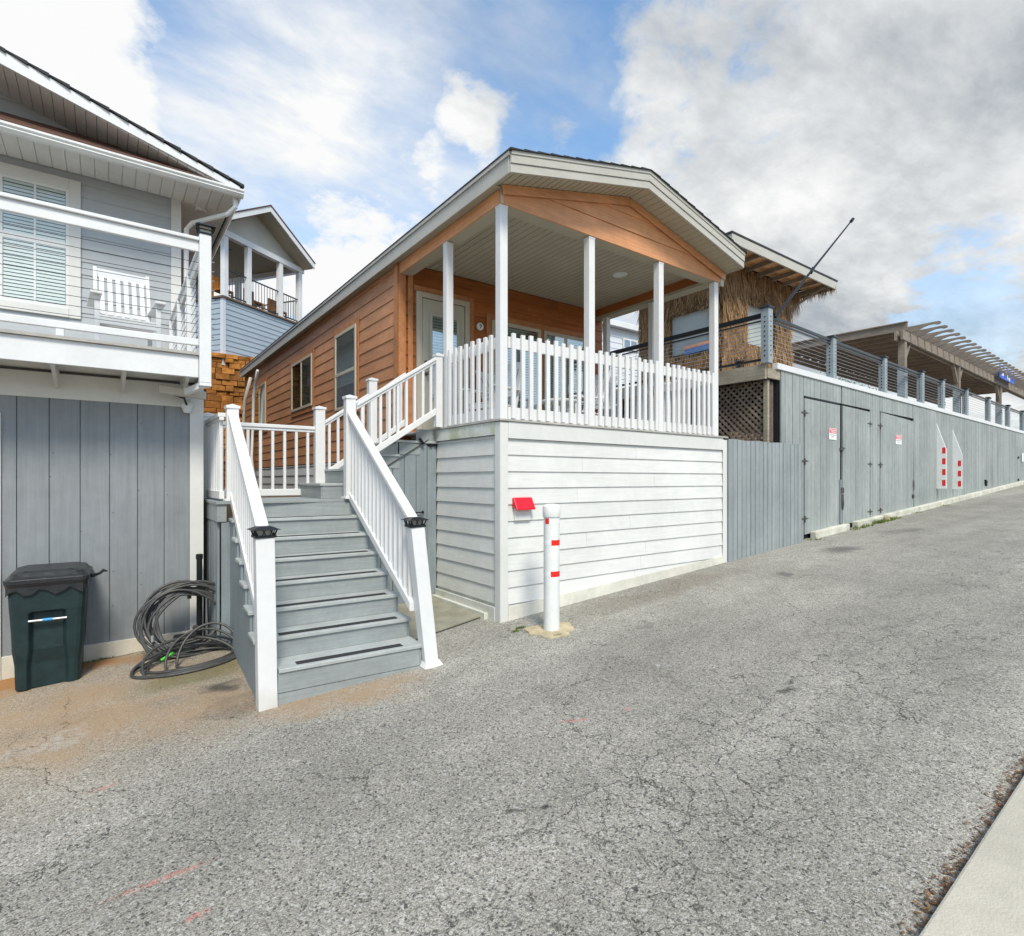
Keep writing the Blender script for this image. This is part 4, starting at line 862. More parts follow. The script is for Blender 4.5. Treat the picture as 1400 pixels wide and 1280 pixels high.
m=MB(); m.tube([(.72,6.66,gz(.8)+.55),(.87,6.66,gz(.8)+.55)],.014,8); m.tube([(.70,6.66,gz(.8)+.50),(.70,6.66,gz(.8)+.58)],.02,8); m.lathe((.75,6.6,gz(.8)+.2),[(.03,0),(.03,.02)],12,(0,-1,0)); m.build('tap','pot_metal',sp_)
m=MB(); m.tube([(.865,6.70,gz(.8)),(.865,6.70,gz(.8)+.60)],.013,8); m.build('riser_pipe','steel',sp_)
m=MB(); m.box(.56,.80,6.55,6.75,gz(.7),gz(.7)+.13); m.build('valve_box','black_metal',sp_,bevel=.02)

# ================================================================== BOLLARD
BXY=(3.70,4.33); bz=gz(3.7)
bo=T('bollard',(BXY[0],BXY[1],bz),'white steel bollard with red reflective tape in front of the porch base','bollard')
m=MB(); m.lathe((*BXY,bz-.02),[(.083,0),(.083,.01),(.083,.03),(.083,.6),(.083,1.19),(.083,1.21),(.083,1.22)],32); m.build('pipe','white_gloss',bo,smooth=False)
for f in bo.children[0].data.polygons: f.use_smooth=len(f.vertices)==4
m=MB(); m.lathe((*BXY,bz+1.17),[(.090,0),(.092,.005),(.092,.105),(.088,.116),(.07,.130),(.035,.137),(.002,.138)],32); o=m.build('cap','white_gloss',bo)
for f in o.data.polygons: f.use_smooth=len(f.vertices)==4
def band(z,h,a0,a1,r,mat,nm):
    m=MB(); k=14; vs=[]; fs=[]
    for i in range(k+1):
        a=R(a0+(a1-a0)*i/k); vs+=[(BXY[0]+r*math.cos(a),BXY[1]+r*math.sin(a),z),(BXY[0]+r*math.cos(a),BXY[1]+r*math.sin(a),z+h)]
    for i in range(k): fs.append((2*i,2*i+2,2*i+3,2*i+1))
    m.add(vs,fs); return m.build(nm,mat,bo,smooth=True)
for z,h,arcs in ((bz+1.10,.058,((165,242,'w'),)),(bz+.885,.055,((150,240,'s'),)),(bz+.565,.055,((150,232,'s'),))):
    pass
band(bz+1.105,.055,180,212,.0845,'red_tape','reflective_tape'); band(bz+1.105,.055,212,315,.0845,'sign_white','reflective_tape')
band(bz+.885,.055,170,228,.0845,'sign_white','reflective_tape'); band(bz+.885,.055,228,325,.0848,'red_tape','reflective_tape')
band(bz+.565,.055,175,224,.0845,'sign_white','reflective_tape'); band(bz+.565,.055,224,325,.0848,'red_tape','reflective_tape')
m=MB(); pts=[]; 
for i in range(22):
    a=i/22*2*math.pi; r_=.235*(1+.12*math.sin(3*a+1)+.07*math.sin(7*a))*(1.12 if abs(math.cos(2*a))<.4 else 1); x=BXY[0]+r_*math.cos(a)*1.05; y=BXY[1]+r_*math.sin(a)*.95; pts.append((x,y,gz(x)-.01))
m.prism(pts,(0,0,.026)); m.build('concrete_footing','pad',bo,bevel=.008)

# ================================================================== SLAT FENCE beside the porch base
fe=MB(); planks(fe,(HX1+.035,4.93,0),(1,0,0),(0,-1,0),2.33,.128,lambda s:gz(HX1+s)-.03,lambda s:.635+.006*math.sin(s*9),.014,.02,.008)
fe.box(HX1+.03,HX1+2.35,4.94,4.975,-.9,-.82); fe.box(HX1+.03,HX1+2.35,4.94,4.975,.35,.43)
tag(fe.build('slat_fence','fence_planks',bevel=.002,origin=(HX1,4.93,gz(8))),'low grey vertical slat fence between the white base and the long grey wall','fence')

# ================================================================== LONG GREY PLANK WALL
WA=R(2.3); WU=Vector((math.cos(WA),math.sin(WA),0)); WN=Vector((math.sin(WA),-math.cos(WA),0)); WO=Vector((9.55,5.0,0))
def W(s,n,z): return WO+WU*s+WN*n+Z*z
def sx_(x): return (x-WO.x)/math.cos(WA)
wl=T('plank_wall',tuple(W(0,0,gz(9.6))),'long grey vertical plank wall with storage doors below the deck','wall')
TOPZ=1.93; WL=34
doors=[(sx_(10.45),sx_(12.12),1.52),(sx_(12.20),sx_(13.75),1.52),(sx_(14.35),sx_(16.75),1.53)]
def wallseg(a,b,zb,zt,name='wall_planks',mat='wall_planks',t=.02,jit=.006,off=0.0):
    m=MB(); planks(m,W(a,off,0),WU,WN,b-a,.145,zb,zt,.011,t,jit); return m.build(name,mat,wl,bevel=.0015)
gb=lambda a:(lambda s:gz(WO.x+a+s)-.02)
prev=0
for a,b,zt in doors:
    if a-prev>.15: wallseg(prev,a-.01,gb(prev),TOPZ)
    wallseg(a-.01,b+.01,zt+.045,TOPZ); prev=b+.01
wallseg(prev,WL,gb(prev),TOPZ)
m=MB(); m.frame(W(0,-.13,-2),WU*WL,WN*.10,Z*3.9); m.build('wall_backing','win_dark',wl)
def rot2(p,c,a): d=p-c; return c+Vector((0,0,0))+WU*(d.dot(WU)*math.cos(a)-d.z*math.sin(a))+WN*d.dot(WN)+Z*(d.dot(WU)*math.sin(a)+d.z*math.cos(a))
for i,(a,b,zt) in enumerate(doors):
    sh=(.0,-.01,-.025)[i]
    m=MB(); planks(m,W(a+.02,.0,0),WU,WN,b-a-.05,.135,lambda s:gz(WO.x+a+s)+.10,zt,.006,.024,.004)
    c=W((a+b)/2,0,.3); m.v=[rot2(p,c,sh) for p in m.v]; d=m.build('storage_door','wall_planks',wl,bevel=.0015)
    for z in (1.25,.35,-.55+gz(a)*.1):
        hx=a+.02 if i!=1 else b-.03; k=MB(); k.frame(W(hx-.02,.026,z-.07),WU*.04,WN*.010,Z*.12); k.prism([W(hx-.15,.028,z-.006),W(hx,.028,z-.02),W(hx+.15,.028,z-.006),W(hx+.15,.028,z+.006),W(hx,.028,z+.02),W(hx-.15,.028,z+.006)],WN*.005); k.build('hinge','pot_metal',d)
    if i!=2: pass
m=MB(); a=doors[0][1]; m.frame(W(a-.02,-.02,1.54),WU*-1.62,WN*.03,Z*.03); m.build('door_gap','win_dark',wl)
lt=MB(); lt.frame(W(a-.07,.03,.60),WU*.14,WN*.03,Z*.05); lt.frame(W(a+.03,.03,.63),WU*.10,WN*.03,Z*.03); lt.frame(W(a-.08,.03,-.28),WU*.13,WN*.04,Z*.12)
for i in range(9): lt.tube([W(a-.05+.012*i,.06,-.3),W(a-.06+.02*(i%4),.08,-.45-.05*(i%3)),W(a-.03+.01*i,.06,-.62+.03*(i%5))],.008,5)
lt.build('latch_chain','pot_metal',wl)
s3=doors[2][1]-.12; lt=MB(); 
for i in range(5): lt.tube([W(s3,.04,.0-.04*i),W(s3+.05,.06,-.05-.04*i),W(s3+.02,.05,-.1-.05*i)],.007,5)
lt.lathe(W(s3,.03,-.42),[(.05,0),(.05,.03),(.02,.04)],10,WN); lt.build('latch_chain','pot_metal',wl)
lt=MB(); s4=sx_(24.3); lt.prism([W(s4-.10,.03,.0),W(s4+.12,.03,-.05),W(s4,.03,-.22)],WN*.05); lt.build('handle','black_metal',wl)
s5=sx_(29.6); wallseg(s5,s5+1.6,gb(s5),1.35,'storage_door','wall_planks',.03,.004); lt=MB(); lt.lathe(W(s5+.1,.05,.9),[(.05,0),(.05,.03)],8,WN); lt.lathe(W(s5+.1,.05,.0),[(.05,0),(.05,.03)],8,WN); lt.build('hinge','black_metal',wl)
m=MB(); m.frame(W(s5+.75,.056,.75),WU*.4,WN*.006,Z*.35); m.build('notice','sign_white',wl)
m=MB(); m.frame(W(-.18,-.05,1.925),WU*(WL+.18),WN*.10,Z*.105); m.build('top_band','white_paint',wl,bevel=.004)
m=MB(); m.frame(W(doors[0][1]-.02,.026,-.9),WU*-.07,WN*.03,Z*.9); m.build('door_batten','stair_grey_v',wl,bevel=.003)
# whitewashed footing kerb in lengths, one offset at the doors
kb=T('footing_kerb',tuple(W(1.4,.06,gz(11))),'white painted kerb blocks along the foot of the grey wall','kerb')
for a,b in ((1.15,2.75),(3.15,4.75),(4.77,7.2),(7.26,10.2),(10.22,14.5),(14.52,20),(20.02,26),(26.02,33.5)):
    p=[W(a,.02,gz(WO.x+a)-.05),W(b,.02,gz(WO.x+b)-.05),W(b,.02,gz(WO.x+b)+.13),W(a,.02,gz(WO.x+a)+.13)]
    m=MB(); m.prism(p,WN*(.11+.02*rnd.random())); m.build('kerb_block','kerb_white',kb,bevel=.015)
m=MB(); m.lathe(tuple(W(4.72,.14,gz(14.3)-.01)),[(.07,0),(.11,.04),(.10,.10),(.05,.14)],9); tag(m.build('stone','stone',origin=tuple(W(4.72,.14,gz(14.3)))),'tan loose rock wedged at the kerb beside the doors','rock')
gm_=MB()
for a,n_,h in ((1.05,40,.05),(2.8,60,.06),(3.2,120,.07),(4.2,260,.10),(4.9,240,.09),(5.3,120,.07),(3.6,120,.07),(4.5,160,.09),(6.9,60,.05),(9.3,60,.04)):
    p=W(a,.18,0); tuft(gm_,p.x,p.y,gz(p.x),n_,.16,h)
for x,y,n_ in ((3.52,4.62,90),(3.42,4.56,50),(3.62,4.14,60),(.0,6.86,70),(-.13,6.86,40),(3.44,5.3,30)): tuft(gm_,x,y,gz(x)+.0,n_,.035,.03)
tag(gm_.build('weeds','grass'),'short green weeds along the kerb and at the wall foot','weeds',kind='stuff')
# warning notices on the doors
def notice(s,z,wd_,h,label,off=.034):
    t=T('warning_notice',tuple(W(s,off,z)),label,'sign','warning notices on the storage doors')
    MB().frame(W(s,off,z),WU*wd_,WN*.003,Z*h).build('panel','sign_white',t)
    MB().frame(W(s+.015,off+.0032,z+h*.56),WU*(wd_-.03),WN*.0015,Z*h*.40).build('red_field','sign_red',t)
    m=MB(); m.frame(W(s+.04,off+.005,z+h*.80),WU*(wd_-.08),WN*.001,Z*h*.07); m.frame(W(s+.10,off+.005,z+h*.64),WU*(wd_-.16),WN*.001,Z*h*.07); m.build('white_marks','sign_white',t)
    m=MB(); m.frame(W(s+.04,off+.0032,z+h*.38),WU*(wd_-.08),WN*.001,Z*h*.06); m.frame(W(s+.11,off+.0032,z+h*.22),WU*(wd_-.22),WN*.001,Z*h*.06); m.build('grey_marks','sign_grey',t)
notice(sx_(11.52),.80,.36,.23,'red and white warning notice on the left leaf of the double door'); notice(sx_(15.35),.86,.42,.23,'red and white warning notice on the single tilted door')
# reflective fins
def fin(x,z0,z1,nsq,label):
    s=sx_(x); t=T('reflector_fin',tuple(W(s,.02,z0)),label,'marker','white fins with red reflectors on the wall')
    MB().prism([W(s,.022,z0),W(s,.25,z0),W(s,.25,z1-.75),W(s,.022,z1)],WU*.045).build('board','white_gloss',t,bevel=.003)
    for i in range(nsq):
        zz=z0+.08+i*.30; MB().frame(W(s-.003,.155,zz),WN*.075,WU*.002,Z*.165).build('reflector','red_tape',t)
fin(18.7,-.25,1.58,4,'white pointed fin with four red squares on the grey wall'); fin(20.3,-.28,1.50,3,'white pointed fin with three red squares on the grey wall')

# ================================================================== RAISED DECK AND CABLE RAILING
dkx=T('raised_deck',(9.1,4.98,1.75),'weathered timber deck edge above the lattice panel','deck')
m=MB(); m.frame(W(-.45,-.15,1.86),WU*34.4,WN*-6.5,Z*.12); m.build('deck_floor','deck_wood',dkx)
m=MB(); m.box(9.06,9.12,5.0,11.5,1.73,1.99); m.build('rim_beam','weathered',dkx,bevel=.004)
m=MB(); m.box(9.12,9.53,4.985,5.03,1.75,1.92); m.build('end_beam','weathered',dkx,bevel=.004)
m=MB(); m.box(9.34,9.44,5.06,5.16,gz(9.4),1.72); m.build('support_post','weathered_dark',dkx,bevel=.004)
# joists seen behind the lattice
for y in (5.6,6.2,6.8,7.4,8.0): MB().box(9.14,12,y,y+.05,1.68,1.85).build('joist','weathered_dark',dkx)
MB().box(9.2,16,10,10.05,-1.4,1.85).build('rear_panel','weathered_dark',dkx)
lt=T('lattice_panel',(9.25,5.1,.3),'brown diamond lattice panel under the deck edge','lattice')
m=MB()
for k,xo in ((1,9.235),(-1,9.243)):
    for i in range(0,64):
        c0=i*.092; y0,z0=5.06,c0-1; pts=[]
        # line z = k*(y-5.06)+c
        c=-5.2+i*.118 if k==1 else -1.0+i*.118
        ys_=[]
        for y in (5.10,10.0): ys_.append((y,k*(y-5.06)+c))
        (ya,za),(yb,zb_)=ys_
        # clip to z in (.2,1.73)
        def clip(ya,za,yb,zb_):
            lo,hi=.20,1.725; t0,t1=0,1; dz=zb_-za
            ta=(lo-za)/dz; tb=(hi-za)/dz
            if ta>tb: ta,tb=tb,ta
            t0=max(0,ta); t1=min(1,tb)
            return (t0,t1) if t1-t0>.005 else None
        q=clip(ya,za,yb,zb_)
        if q: m.bar((xo,ya+(yb-ya)*q[0],za+(zb_-za)*q[0]),(xo,ya+(yb-ya)*q[1],za+(zb_-za)*q[1]),.007,.040,(0,-k,1))
m.build('lattice','lattice_brown',lt)
m=MB(); m.box(9.20,9.26,5.03,5.11,.2,1.73); m.build('frame','weathered',lt,bevel=.003)
rl=T('cable_railing',tuple(W(-.4,0,2.02)),'grey post and steel cable railing along the deck edge','railing')
def rpost(x,y,z0,z1,w_=.14):
    m=MB(); m.box(x-w_/2,x+w_/2,y-w_/2,y+w_/2,z0,z1); o=m.build('post','post_grey',rl,bevel=.006); h=w_/2+.02
    m=MB(); m.box(x-h,x+h,y-h,y+h,z1-.005,z1+.03); m.box(x-h+.03,x+h-.03,y-h+.03,y+h-.03,z1+.03,z1+.05); m.build('post_cap','rail_dark',o,bevel=.004)
    m=MB()
    for i in range(9): z=z0+.12+i*(z1-z0-.2)/9; m.box(x-w_/2-.004,x-w_/2,y-.012,y+.012,z,z+.022); m.box(x-.012,x+.012,y-w_/2-.004,y-w_/2,z,z+.022)
    m.build('cable_fitting','rail_dark',o)
P=[(9.10,4.99)]
for x in (11.8,14.7,17.5,19.4,22.0,25.0,28.2,31.0): q=W(sx_(x),-.03,0); P.append((q.x,q.y))
for i,(x,y) in enumerate(P): rpost(x,y,(1.99 if i==0 else 2.03),(2.93 if i==0 else 2.86))
for y in (7.4,9.8): rpost(9.10,y,1.99,2.86)
def span(a,b,z0=2.03,z1=2.86):
    m=MB(); m.bar((*a,z1-.05),(*b,z1-.05),.05,.045); m.bar((*a,z1-.12),(*b,z1-.12),.03,.025); o=m.build('top_rail','rail_dark',rl)
    m=MB()
    for i in range(9): z=z0+.10+i*.072; m.tube([(*a,z),(*b,z)],.0045,5)
    m.build('cables','steel',rl)
for a,b in zip(P,P[1:]): span(a,b)
span((9.10,4.99),(9.10,7.4)); span((9.10,7.4),(9.10,11.4)); MB().bar((9.1,5.06,2.83),(9.1,11.4,2.83),.06,.075).build('hand_rail','black_metal',rl)
m=MB(); m.box(9.08,9.12,5.06,11.4,2.05,2.09); m.build('bottom_rail','rail_dark',rl)
an=MB(); an.tube([(9.2,4.90,2.78),(10.3,4.8,3.80),(11.75,4.72,5.08)],[.028,.02,.013],8); an.tube([(11.71,4.72,5.045),(11.80,4.72,5.12)],.03,8); an.tube([(10.25,4.8,3.74),(10.35,4.8,3.85)],.03,8)
tag(an.build('antenna_pole','black_metal',origin=(9.2,4.9,2.8)),'thin black pole leaning out from the deck corner post','pole')

# ================================================================== THATCHED HUT
hut=T('thatched_hut',(10.84,7.0,2.0),'straw thatched hut with a low pitched roof on the deck','hut')
HA,HB,HC,HD=10.84,13.86,7.0,9.25; ZB,ZT=2.0,4.85
def holes(rects,s,z): return any(a-.02<s<b+.02 and c-.02<z<d+.02 for a,b,c,d in rects)
def panelled(P0,u,n,L_,rects,name):
    m=MB(); P0,u,n=Vector(P0),Vector(u),Vector(n)
    ss=sorted({0,L_,*[r[0] for r in rects],*[r[1] for r in rects]}); zs=sorted({ZB,ZT,*[r[2] for r in rects],*[r[3] for r in rects]})
    for a,b in zip(ss,ss[1:]):
        for c,d in zip(zs,zs[1:]):
            if holes([(r[0]+.03,r[1]-.03,r[2]+.03,r[3]-.03) for r in rects],(a+b)/2,(c+d)/2): continue
            m.frame(P0+u*a+Z*(c-P0.z),u*(b-a),n*-.08,Z*(d-c))
    m.build(name,'thatch_base',hut)
    b=MB(); 
    for i in range(int(L_*2600)):
        s=rnd.uniform(0,L_); z=rnd.uniform(ZB+.1,ZT); 
        if holes(rects,s,z): continue
        ln=rnd.uniform(.18,.42); 
        if holes(rects,s,z-ln) or holes(rects,s,z-ln*.5):
            ln=min(ln,.12)
        o=.0+rnd.uniform(0,.07); p=P0+u*s+n*o+Z*(z-P0.z); d=-Z*ln+u*rnd.gauss(0,.075)+n*rnd.uniform(.0,.06); w2=u*rnd.uniform(.006,.016)
        b.add([p-w2,p+w2,p+d+w2*.2],[(0,1,2)])
    b.build('thatch','thatch',hut)
panelled((HA,HC,ZB),(1,0,0),(0,-1,0),HB-HA,[(1.02,2.2,3.15,4.08),(.42,.85,2.05,2.75)],'front_wall')
panelled((HA,HC,ZB),(0,1,0),(-1,0,0),HD-HC,[(.20,1.30,2.93,3.86)],'side_wall')
m=MB(); m.box(HA+.1,HB,HC+.12,HD,ZB,ZT); 
MB().box(HA+.95,HB-.7,HC+.05,HC+.08,3.05,4.15).build('window_panel','canvas',hut)
MB().box(HA+.04,HA+.07,HC+.15,HC+1.35,2.85,3.95).build('window_panel','canvas',hut)
MB().box(HA+.36,HA+.9,HC+.05,HC+.08,2.0,2.8).build('hatch','win_dark',hut)
MB().box(HB-.04,HB+.02,HC,HD,ZB,ZT).build('side_wall','thatch_base',hut)
rfm=MB(); rfm.prism([(HA-.75,HC-.75,4.90),(HB+.78,HC-.75,4.90),(HB+.78,HD+.7,4.90),(HA-.75,HD+.7,4.90)],(0,0,.03)); 
# roof slopes up from the front eave
RZ=lambda y:4.86+(y-(HC-.75))*.02
m=MB(); m.add([(HA-.8,HC-.78,4.93),(HB+.82,HC-.78,4.93),(HB+.82,HD+1.2,5.02),(HA-.8,HD+1.2,5.02),(HA-.8,HC-.78,4.97),(HB+.82,HC-.78,4.97),(HB+.82,HD+1.2,5.06),(HA-.8,HD+1.2,5.06)],[(0,3,2,1),(4,5,6,7),(0,1,5,4),(1,2,6,5),(2,3,7,6),(3,0,4,7)]); m.build('roof','shingle',hut)
m=MB(); m.box(HA-.78,HB+.80,HC-.77,HC-.735,4.74,4.93); m.box(HB+.77,HB+.80,HC-.734,HD+1.1,4.74,4.93); m.box(HA-.78,HA-.75,HC-.734,HD+1.1,4.74,4.93); m.build('fascia','fascia',hut,bevel=.004)
m=MB(); y=HC-.73
while y<HC+.02: m.box(HA-.74,HB+.76,y,y+.12,4.90,4.915); y+=.125
m.build('eave_boards','pergola_boards',hut)
for i in range(9):
    x=HA-.6+i*.53; MB().bar((x,HC-.73,4.84),(x,HC+.3,4.80),.04,.10).build('rafter','pergola_wood',hut)
MB().bar((HB+.2,HC+.1,4.35),(HB+.5,HC-.6,4.80),.05,.05).build('brace','pergola_wood',hut)
b=MB()
def fringe(x,y,n_,rad,ln0):
    for i in range(n_):
        p=Vector((x+rnd.gauss(0,rad),y+rnd.gauss(0,rad),4.78+rnd.uniform(-.05,.1))); ln=ln0*rnd.uniform(.3,1); d=Vector((rnd.gauss(0,.12),rnd.gauss(0,.1),-1))*ln; w2=Vector((.8,-.6,0))*rnd.uniform(.006,.012)
        b.add([p-w2,p+w2,p+d],[(0,1,2)])
for i in range(26): fringe(HB+.78,HC-.70+i*.08,14,.05,.26)
fringe(HB+.55,HC+.15,120,.05,.75); fringe(HB+.62,HC+.25,60,.10,.45)
for i in range(30): fringe(HA-.72,HC+.2+i*.1,16,.06,.30)
fringe(HA-.6,HD+.4,120,.10,.5)
for i in range(400): 
    p=Vector((rnd.uniform(HB+.3,HB+.85),HC-.75+rnd.random()*.3,4.97+rnd.random()*.02)); d=Vector((rnd.gauss(0,.1),rnd.gauss(0,.05),.05*rnd.random())); b.add([p,p+Vector((.01,-.01,0)),p+d],[(0,1,2)])
b.build('thatch_fringe','thatch',hut)
tw=T('beach_towel',(HA-.09,7.6,2.95),'orange and blue towel laid over the sill of the hut opening','towel')
MB().frame((HA-.09,7.2,3.02),(0,.7,-.02),(.02,0,0),(0,0,.07)).build('orange_band','towel_pink',tw); MB().frame((HA-.092,7.2,2.90),(0,.66,-.02),(.02,0,0),(0,0,.118)).build('blue_band','towel_blue',tw)

# ================================================================== PERGOLA
pg=T('pergola',tuple(W(sx_(16.8),-.25,2.03)),'weathered timber pergola with curled rafter ends over the deck','pergola')
PZ=3.86
for x in (16.8,22.0,27.9):
    s=sx_(x); m=MB(); m.frame(W(s-.08,-.16,2.9),WU*.16,WN*-.16,Z*(PZ-.2-2.9)); m.build('post','pergola_wood',pg,bevel=.006)
    m=MB(); m.frame(W(s-.10,-.15,2.03),WU*.20,WN*-.18,Z*.88); m.build('post_sleeve','post_grey',pg,bevel=.006)
    for d in (-1,1):
        if x<17 and d<0: continue
        m=MB(); m.bar(W(s+d*.06,-.24,PZ-.75),W(s+d*.50,-.24,PZ-.22),.09,.09); m.build('knee_brace','pergola_wood',pg,bevel=.004)
m=MB(); m.frame(W(sx_(16.5),-.14,PZ-.24),WU*17,WN*-.06,Z*.24); m.frame(W(sx_(16.5),-.28,PZ-.24),WU*17,WN*-.06,Z*.24); m.build('beam','pergola_wood',pg,bevel=.004)
m=MB(); m.frame(W(sx_(16.5),-3.2,PZ-.24),WU*17,WN*-.08,Z*.24); m.build('beam','pergola_wood',pg,bevel=.004)
m=MB()
for i in range(110):
    s=sx_(16.75)+i*.15; m.frame(W(s,-.36,PZ+.16+rnd.uniform(0,.006)),WU*.144,WN*-3.1,Z*.02)
m.build('roof_boards','pergola_boards',pg)
m=MB(); m.frame(W(sx_(16.70),-.1,PZ+.02),WU*.03,WN*-3.5,Z*.20); m.frame(W(sx_(16.66),-.1,PZ+.22),WU*.12,WN*-3.5,Z*.03); m.build('edge_board','pergola_wood',pg,bevel=.003)
prof=[(-3.3,0),(-.18,0),(-.10,-.005),(.0,.0),(.10,.03),(.22,.085),(.34,.118),(.44,.118),(.50,.095),(.56,.10),(.59,.125),(.585,.155),(.55,.175),(.46,.178),(.30,.172),(.0,.165),(-3.3,.165)]
for i in range(26):
    s=sx_(17.0)+i*.60; m=MB(); m.prism([W(s,n_-.06,PZ+.002+z_) for n_,z_ in prof],WU*.045); m.build('rafter','pergola_wood',pg,bevel=.003)
# blue banner hung on the pergola
bs=T('blue_banner',tuple(W(sx_(26.6),-.05,3.85)),'small blue and white banner fixed to the pergola beam','sign')
s=sx_(26.5); MB().frame(W(s,.02,3.78),WU*2.5,WN*.02,Z*.46).build('panel','sign_blue',bs)
m=MB(); 
for a,c,w2,h in ((.15,.27,.5,.12),(.25,.10,.35,.13),(.75,.2,.25,.2),(1.2,.06,.25,.16),(1.5,.03,.2,.12),(2.0,.25,.12,.15),(1.05,.3,.1,.1)): m.frame(W(s+a,.041,3.78+c),WU*w2,WN*.003,Z*h)
m.build('white_marks','sign_white',bs)
# satellite dish behind the railing
ds=T('satellite_dish',(17.5,11.5,3.9),'dark satellite dish on a thin mast beyond the deck','dish')
m=MB(); ax=Vector((-.75,-.6,.25)).normalized(); m.lathe((17.5,11.5,4.75),[(.01,-.0),(.2,.02),(.38,.09),(.40,.10),(.38,.10),(.2,.03),(.01,.01)],24,ax); m.build('dish','rail_dark',ds)
m=MB(); m.tube([(17.5,11.6,2.0),(17.5,11.6,4.7)],.03,8); m.tube([(17.9,11.9,2.0),(17.9,11.9,6.1)],.015,6); m.lathe((17.9,11.9,6.1),[(.2,0),(.2,.03)],10); m.build('mast','steel',ds)

# ================================================================== BACKGROUND
# retaining wall of orange stone
rw=MB(); rr=random.Random(5); z=-.4; row=0
while z<4.15:
    h=rr.uniform(.13,.24); x=-7+rr.random()*.3
    while x<9.5:
        l_=rr.uniform(.18,.5); d=rr.uniform(0,.12); rw.add([(x+.008,20.9-d,z+.006),(x+l_-.008,20.9-d+rr.uniform(-.03,.03),z+.006),(x+l_-.008,20.9-d+rr.uniform(-.03,.03),z+h-.006),(x+.008,20.9-d,z+h-.006),(x,21.2,z),(x+l_,21.2,z),(x+l_,21.2,z+h),(x,21.2,z+h)],[(0,1,2,3),(1,0,4,5),(3,2,6,7),(0,3,7,4),(2,1,5,6)]); x+=l_
    z+=h; row+=1
tag(rw.build('retaining_wall','rock',bevel=.012,origin=(3,21,-.4)),'rugged orange stone retaining wall behind the cottage','wall')
# blue grey house with a gabled porch up on the hill
bh=T('hill_house',(3.19,20.6,4.19),'pale blue sided house on the hill with a white gabled porch','house')
C0=Vector((3.19,20.9,0)); D=Vector((.8388,.5446,0)); Pp=Vector((-.5446,.8388,0))
def Q(a,b,z): return C0+D*a+Pp*b+Z*z
m=MB(); lap(m,Q(.08,0,3.9),D,-Pp,9.0,3.9,6.22,.178,.02); m.build('front_wall','far_blue',bh)
m=MB(); lap(m,Q(0,8,3.9),-Pp,-D,7.92,3.9,6.22,.178,.02); m.build('side_wall','far_blue',bh)
m=MB(); m.frame(Q(-.03,-.03,3.9),D*.12,Pp*.12,Z*2.32); m.build('corner_board','far_white',bh)
m=MB(); m.frame(Q(.02,.02,3.9),D*9,Pp*8,Z*2.25); m.build('wall','far_blue',bh)
m=MB(); m.frame(Q(-.08,-.08,6.2),D*4.2,Pp*8,Z*.06); m.build('porch_floor','weathered_dark',bh)
cols=[0.14,1.15,2.68,3.72]
for a in cols: MB().frame(Q(a-.09,0,6.26),D*.18,Pp*.18,Z*2.1).build('column','white_paint',bh,bevel=.01)
MB().frame(Q(3.63,3.2,6.26),D*.18,Pp*.18,Z*2.1).build('column','white_paint',bh); MB().frame(Q(2.2,3.2,6.26),D*.18,Pp*.18,Z*2.1).build('column','white_paint',bh)
m=MB(); m.frame(Q(-.05,-.02,8.36),D*3.95,Pp*.2,Z*.2); m.frame(Q(3.63,.19,8.36),D*.2,Pp*4,Z*.2); m.build('beam','white_paint',bh)
za,ze=9.74,8.48; mid=1.56
m=MB()
for a,b in ((-.45,mid),(mid,3.84)):
    z0=ze if a<0 else za; z1=za if a<0 else ze
    m.frame(Q(a,-.5,z0),D*(b-a)+Z*(z1-z0),Pp*5,Z*.05)
m.build('roof_underside','soffit',bh)
m=MB()
for a,b in ((-.5,mid),(3.89,mid)): m.frame(Q(a,-.56,ze+.0),D*(b-a)+Z*(za-ze),Pp*.05,Z*.20)
m.build('rake_board','white_paint',bh)
m=MB()
for a,b in ((-.52,mid),(3.91,mid)): m.frame(Q(a,-.58,ze+.2),D*(b-a)+Z*(za-ze),Pp*5.1,Z*.05)
m.build('roof','brown_shingle',bh)
m=MB(); m.prism([Q(-.2,.12,8.56),Q(3.9,.12,8.56),Q(mid,.12,9.75)],Pp*.05); m.build('gable_wall','fascia',bh); m=MB()
m.frame(Q(.05,3.6,6.26),D*2.2,Pp*.1,Z*3.2); m.build('inner_wall','far_blue',bh)
MB().frame(Q(.2,3.52,6.3),D*.9,Pp*.05,Z*2.0).build('glass_door','win_dark',bh)
m=MB(); 
for a0,a1 in zip(cols,cols[1:]):
    m.bar(Q(a0+.09,.09,7.25),Q(a1-.09,.09,7.25),.04,.04); m.bar(Q(a0+.09,.09,6.38),Q(a1-.09,.09,6.38),.04,.04); k=int((a1-a0)/.14)
    for i in range(1,k): a=a0+.09+(a1-a0-.18)*i/k; m.bar(Q(a,.09,6.38),Q(a,.09,7.25),.018,.018)
m.bar(Q(3.72,.2,7.25),Q(3.72,3.2,7.25),.04,.04)
for i in range(20): m.bar(Q(3.72,.2+i*.15,6.3),Q(3.72,.2+i*.15,7.25),.018,.018)
m.build('railing','rail_dark',bh)
m=MB(); fc=Q(1.0,1.6,8.6); m.tube([tuple(fc),tuple(fc+Z*.7)],.02,6)
for i in range(5): a=i*1.257; m.bar(fc,fc+Vector((math.cos(a),math.sin(a),-.02))*.62,.12,.015)
m.build('ceiling_fan','black_metal',bh)
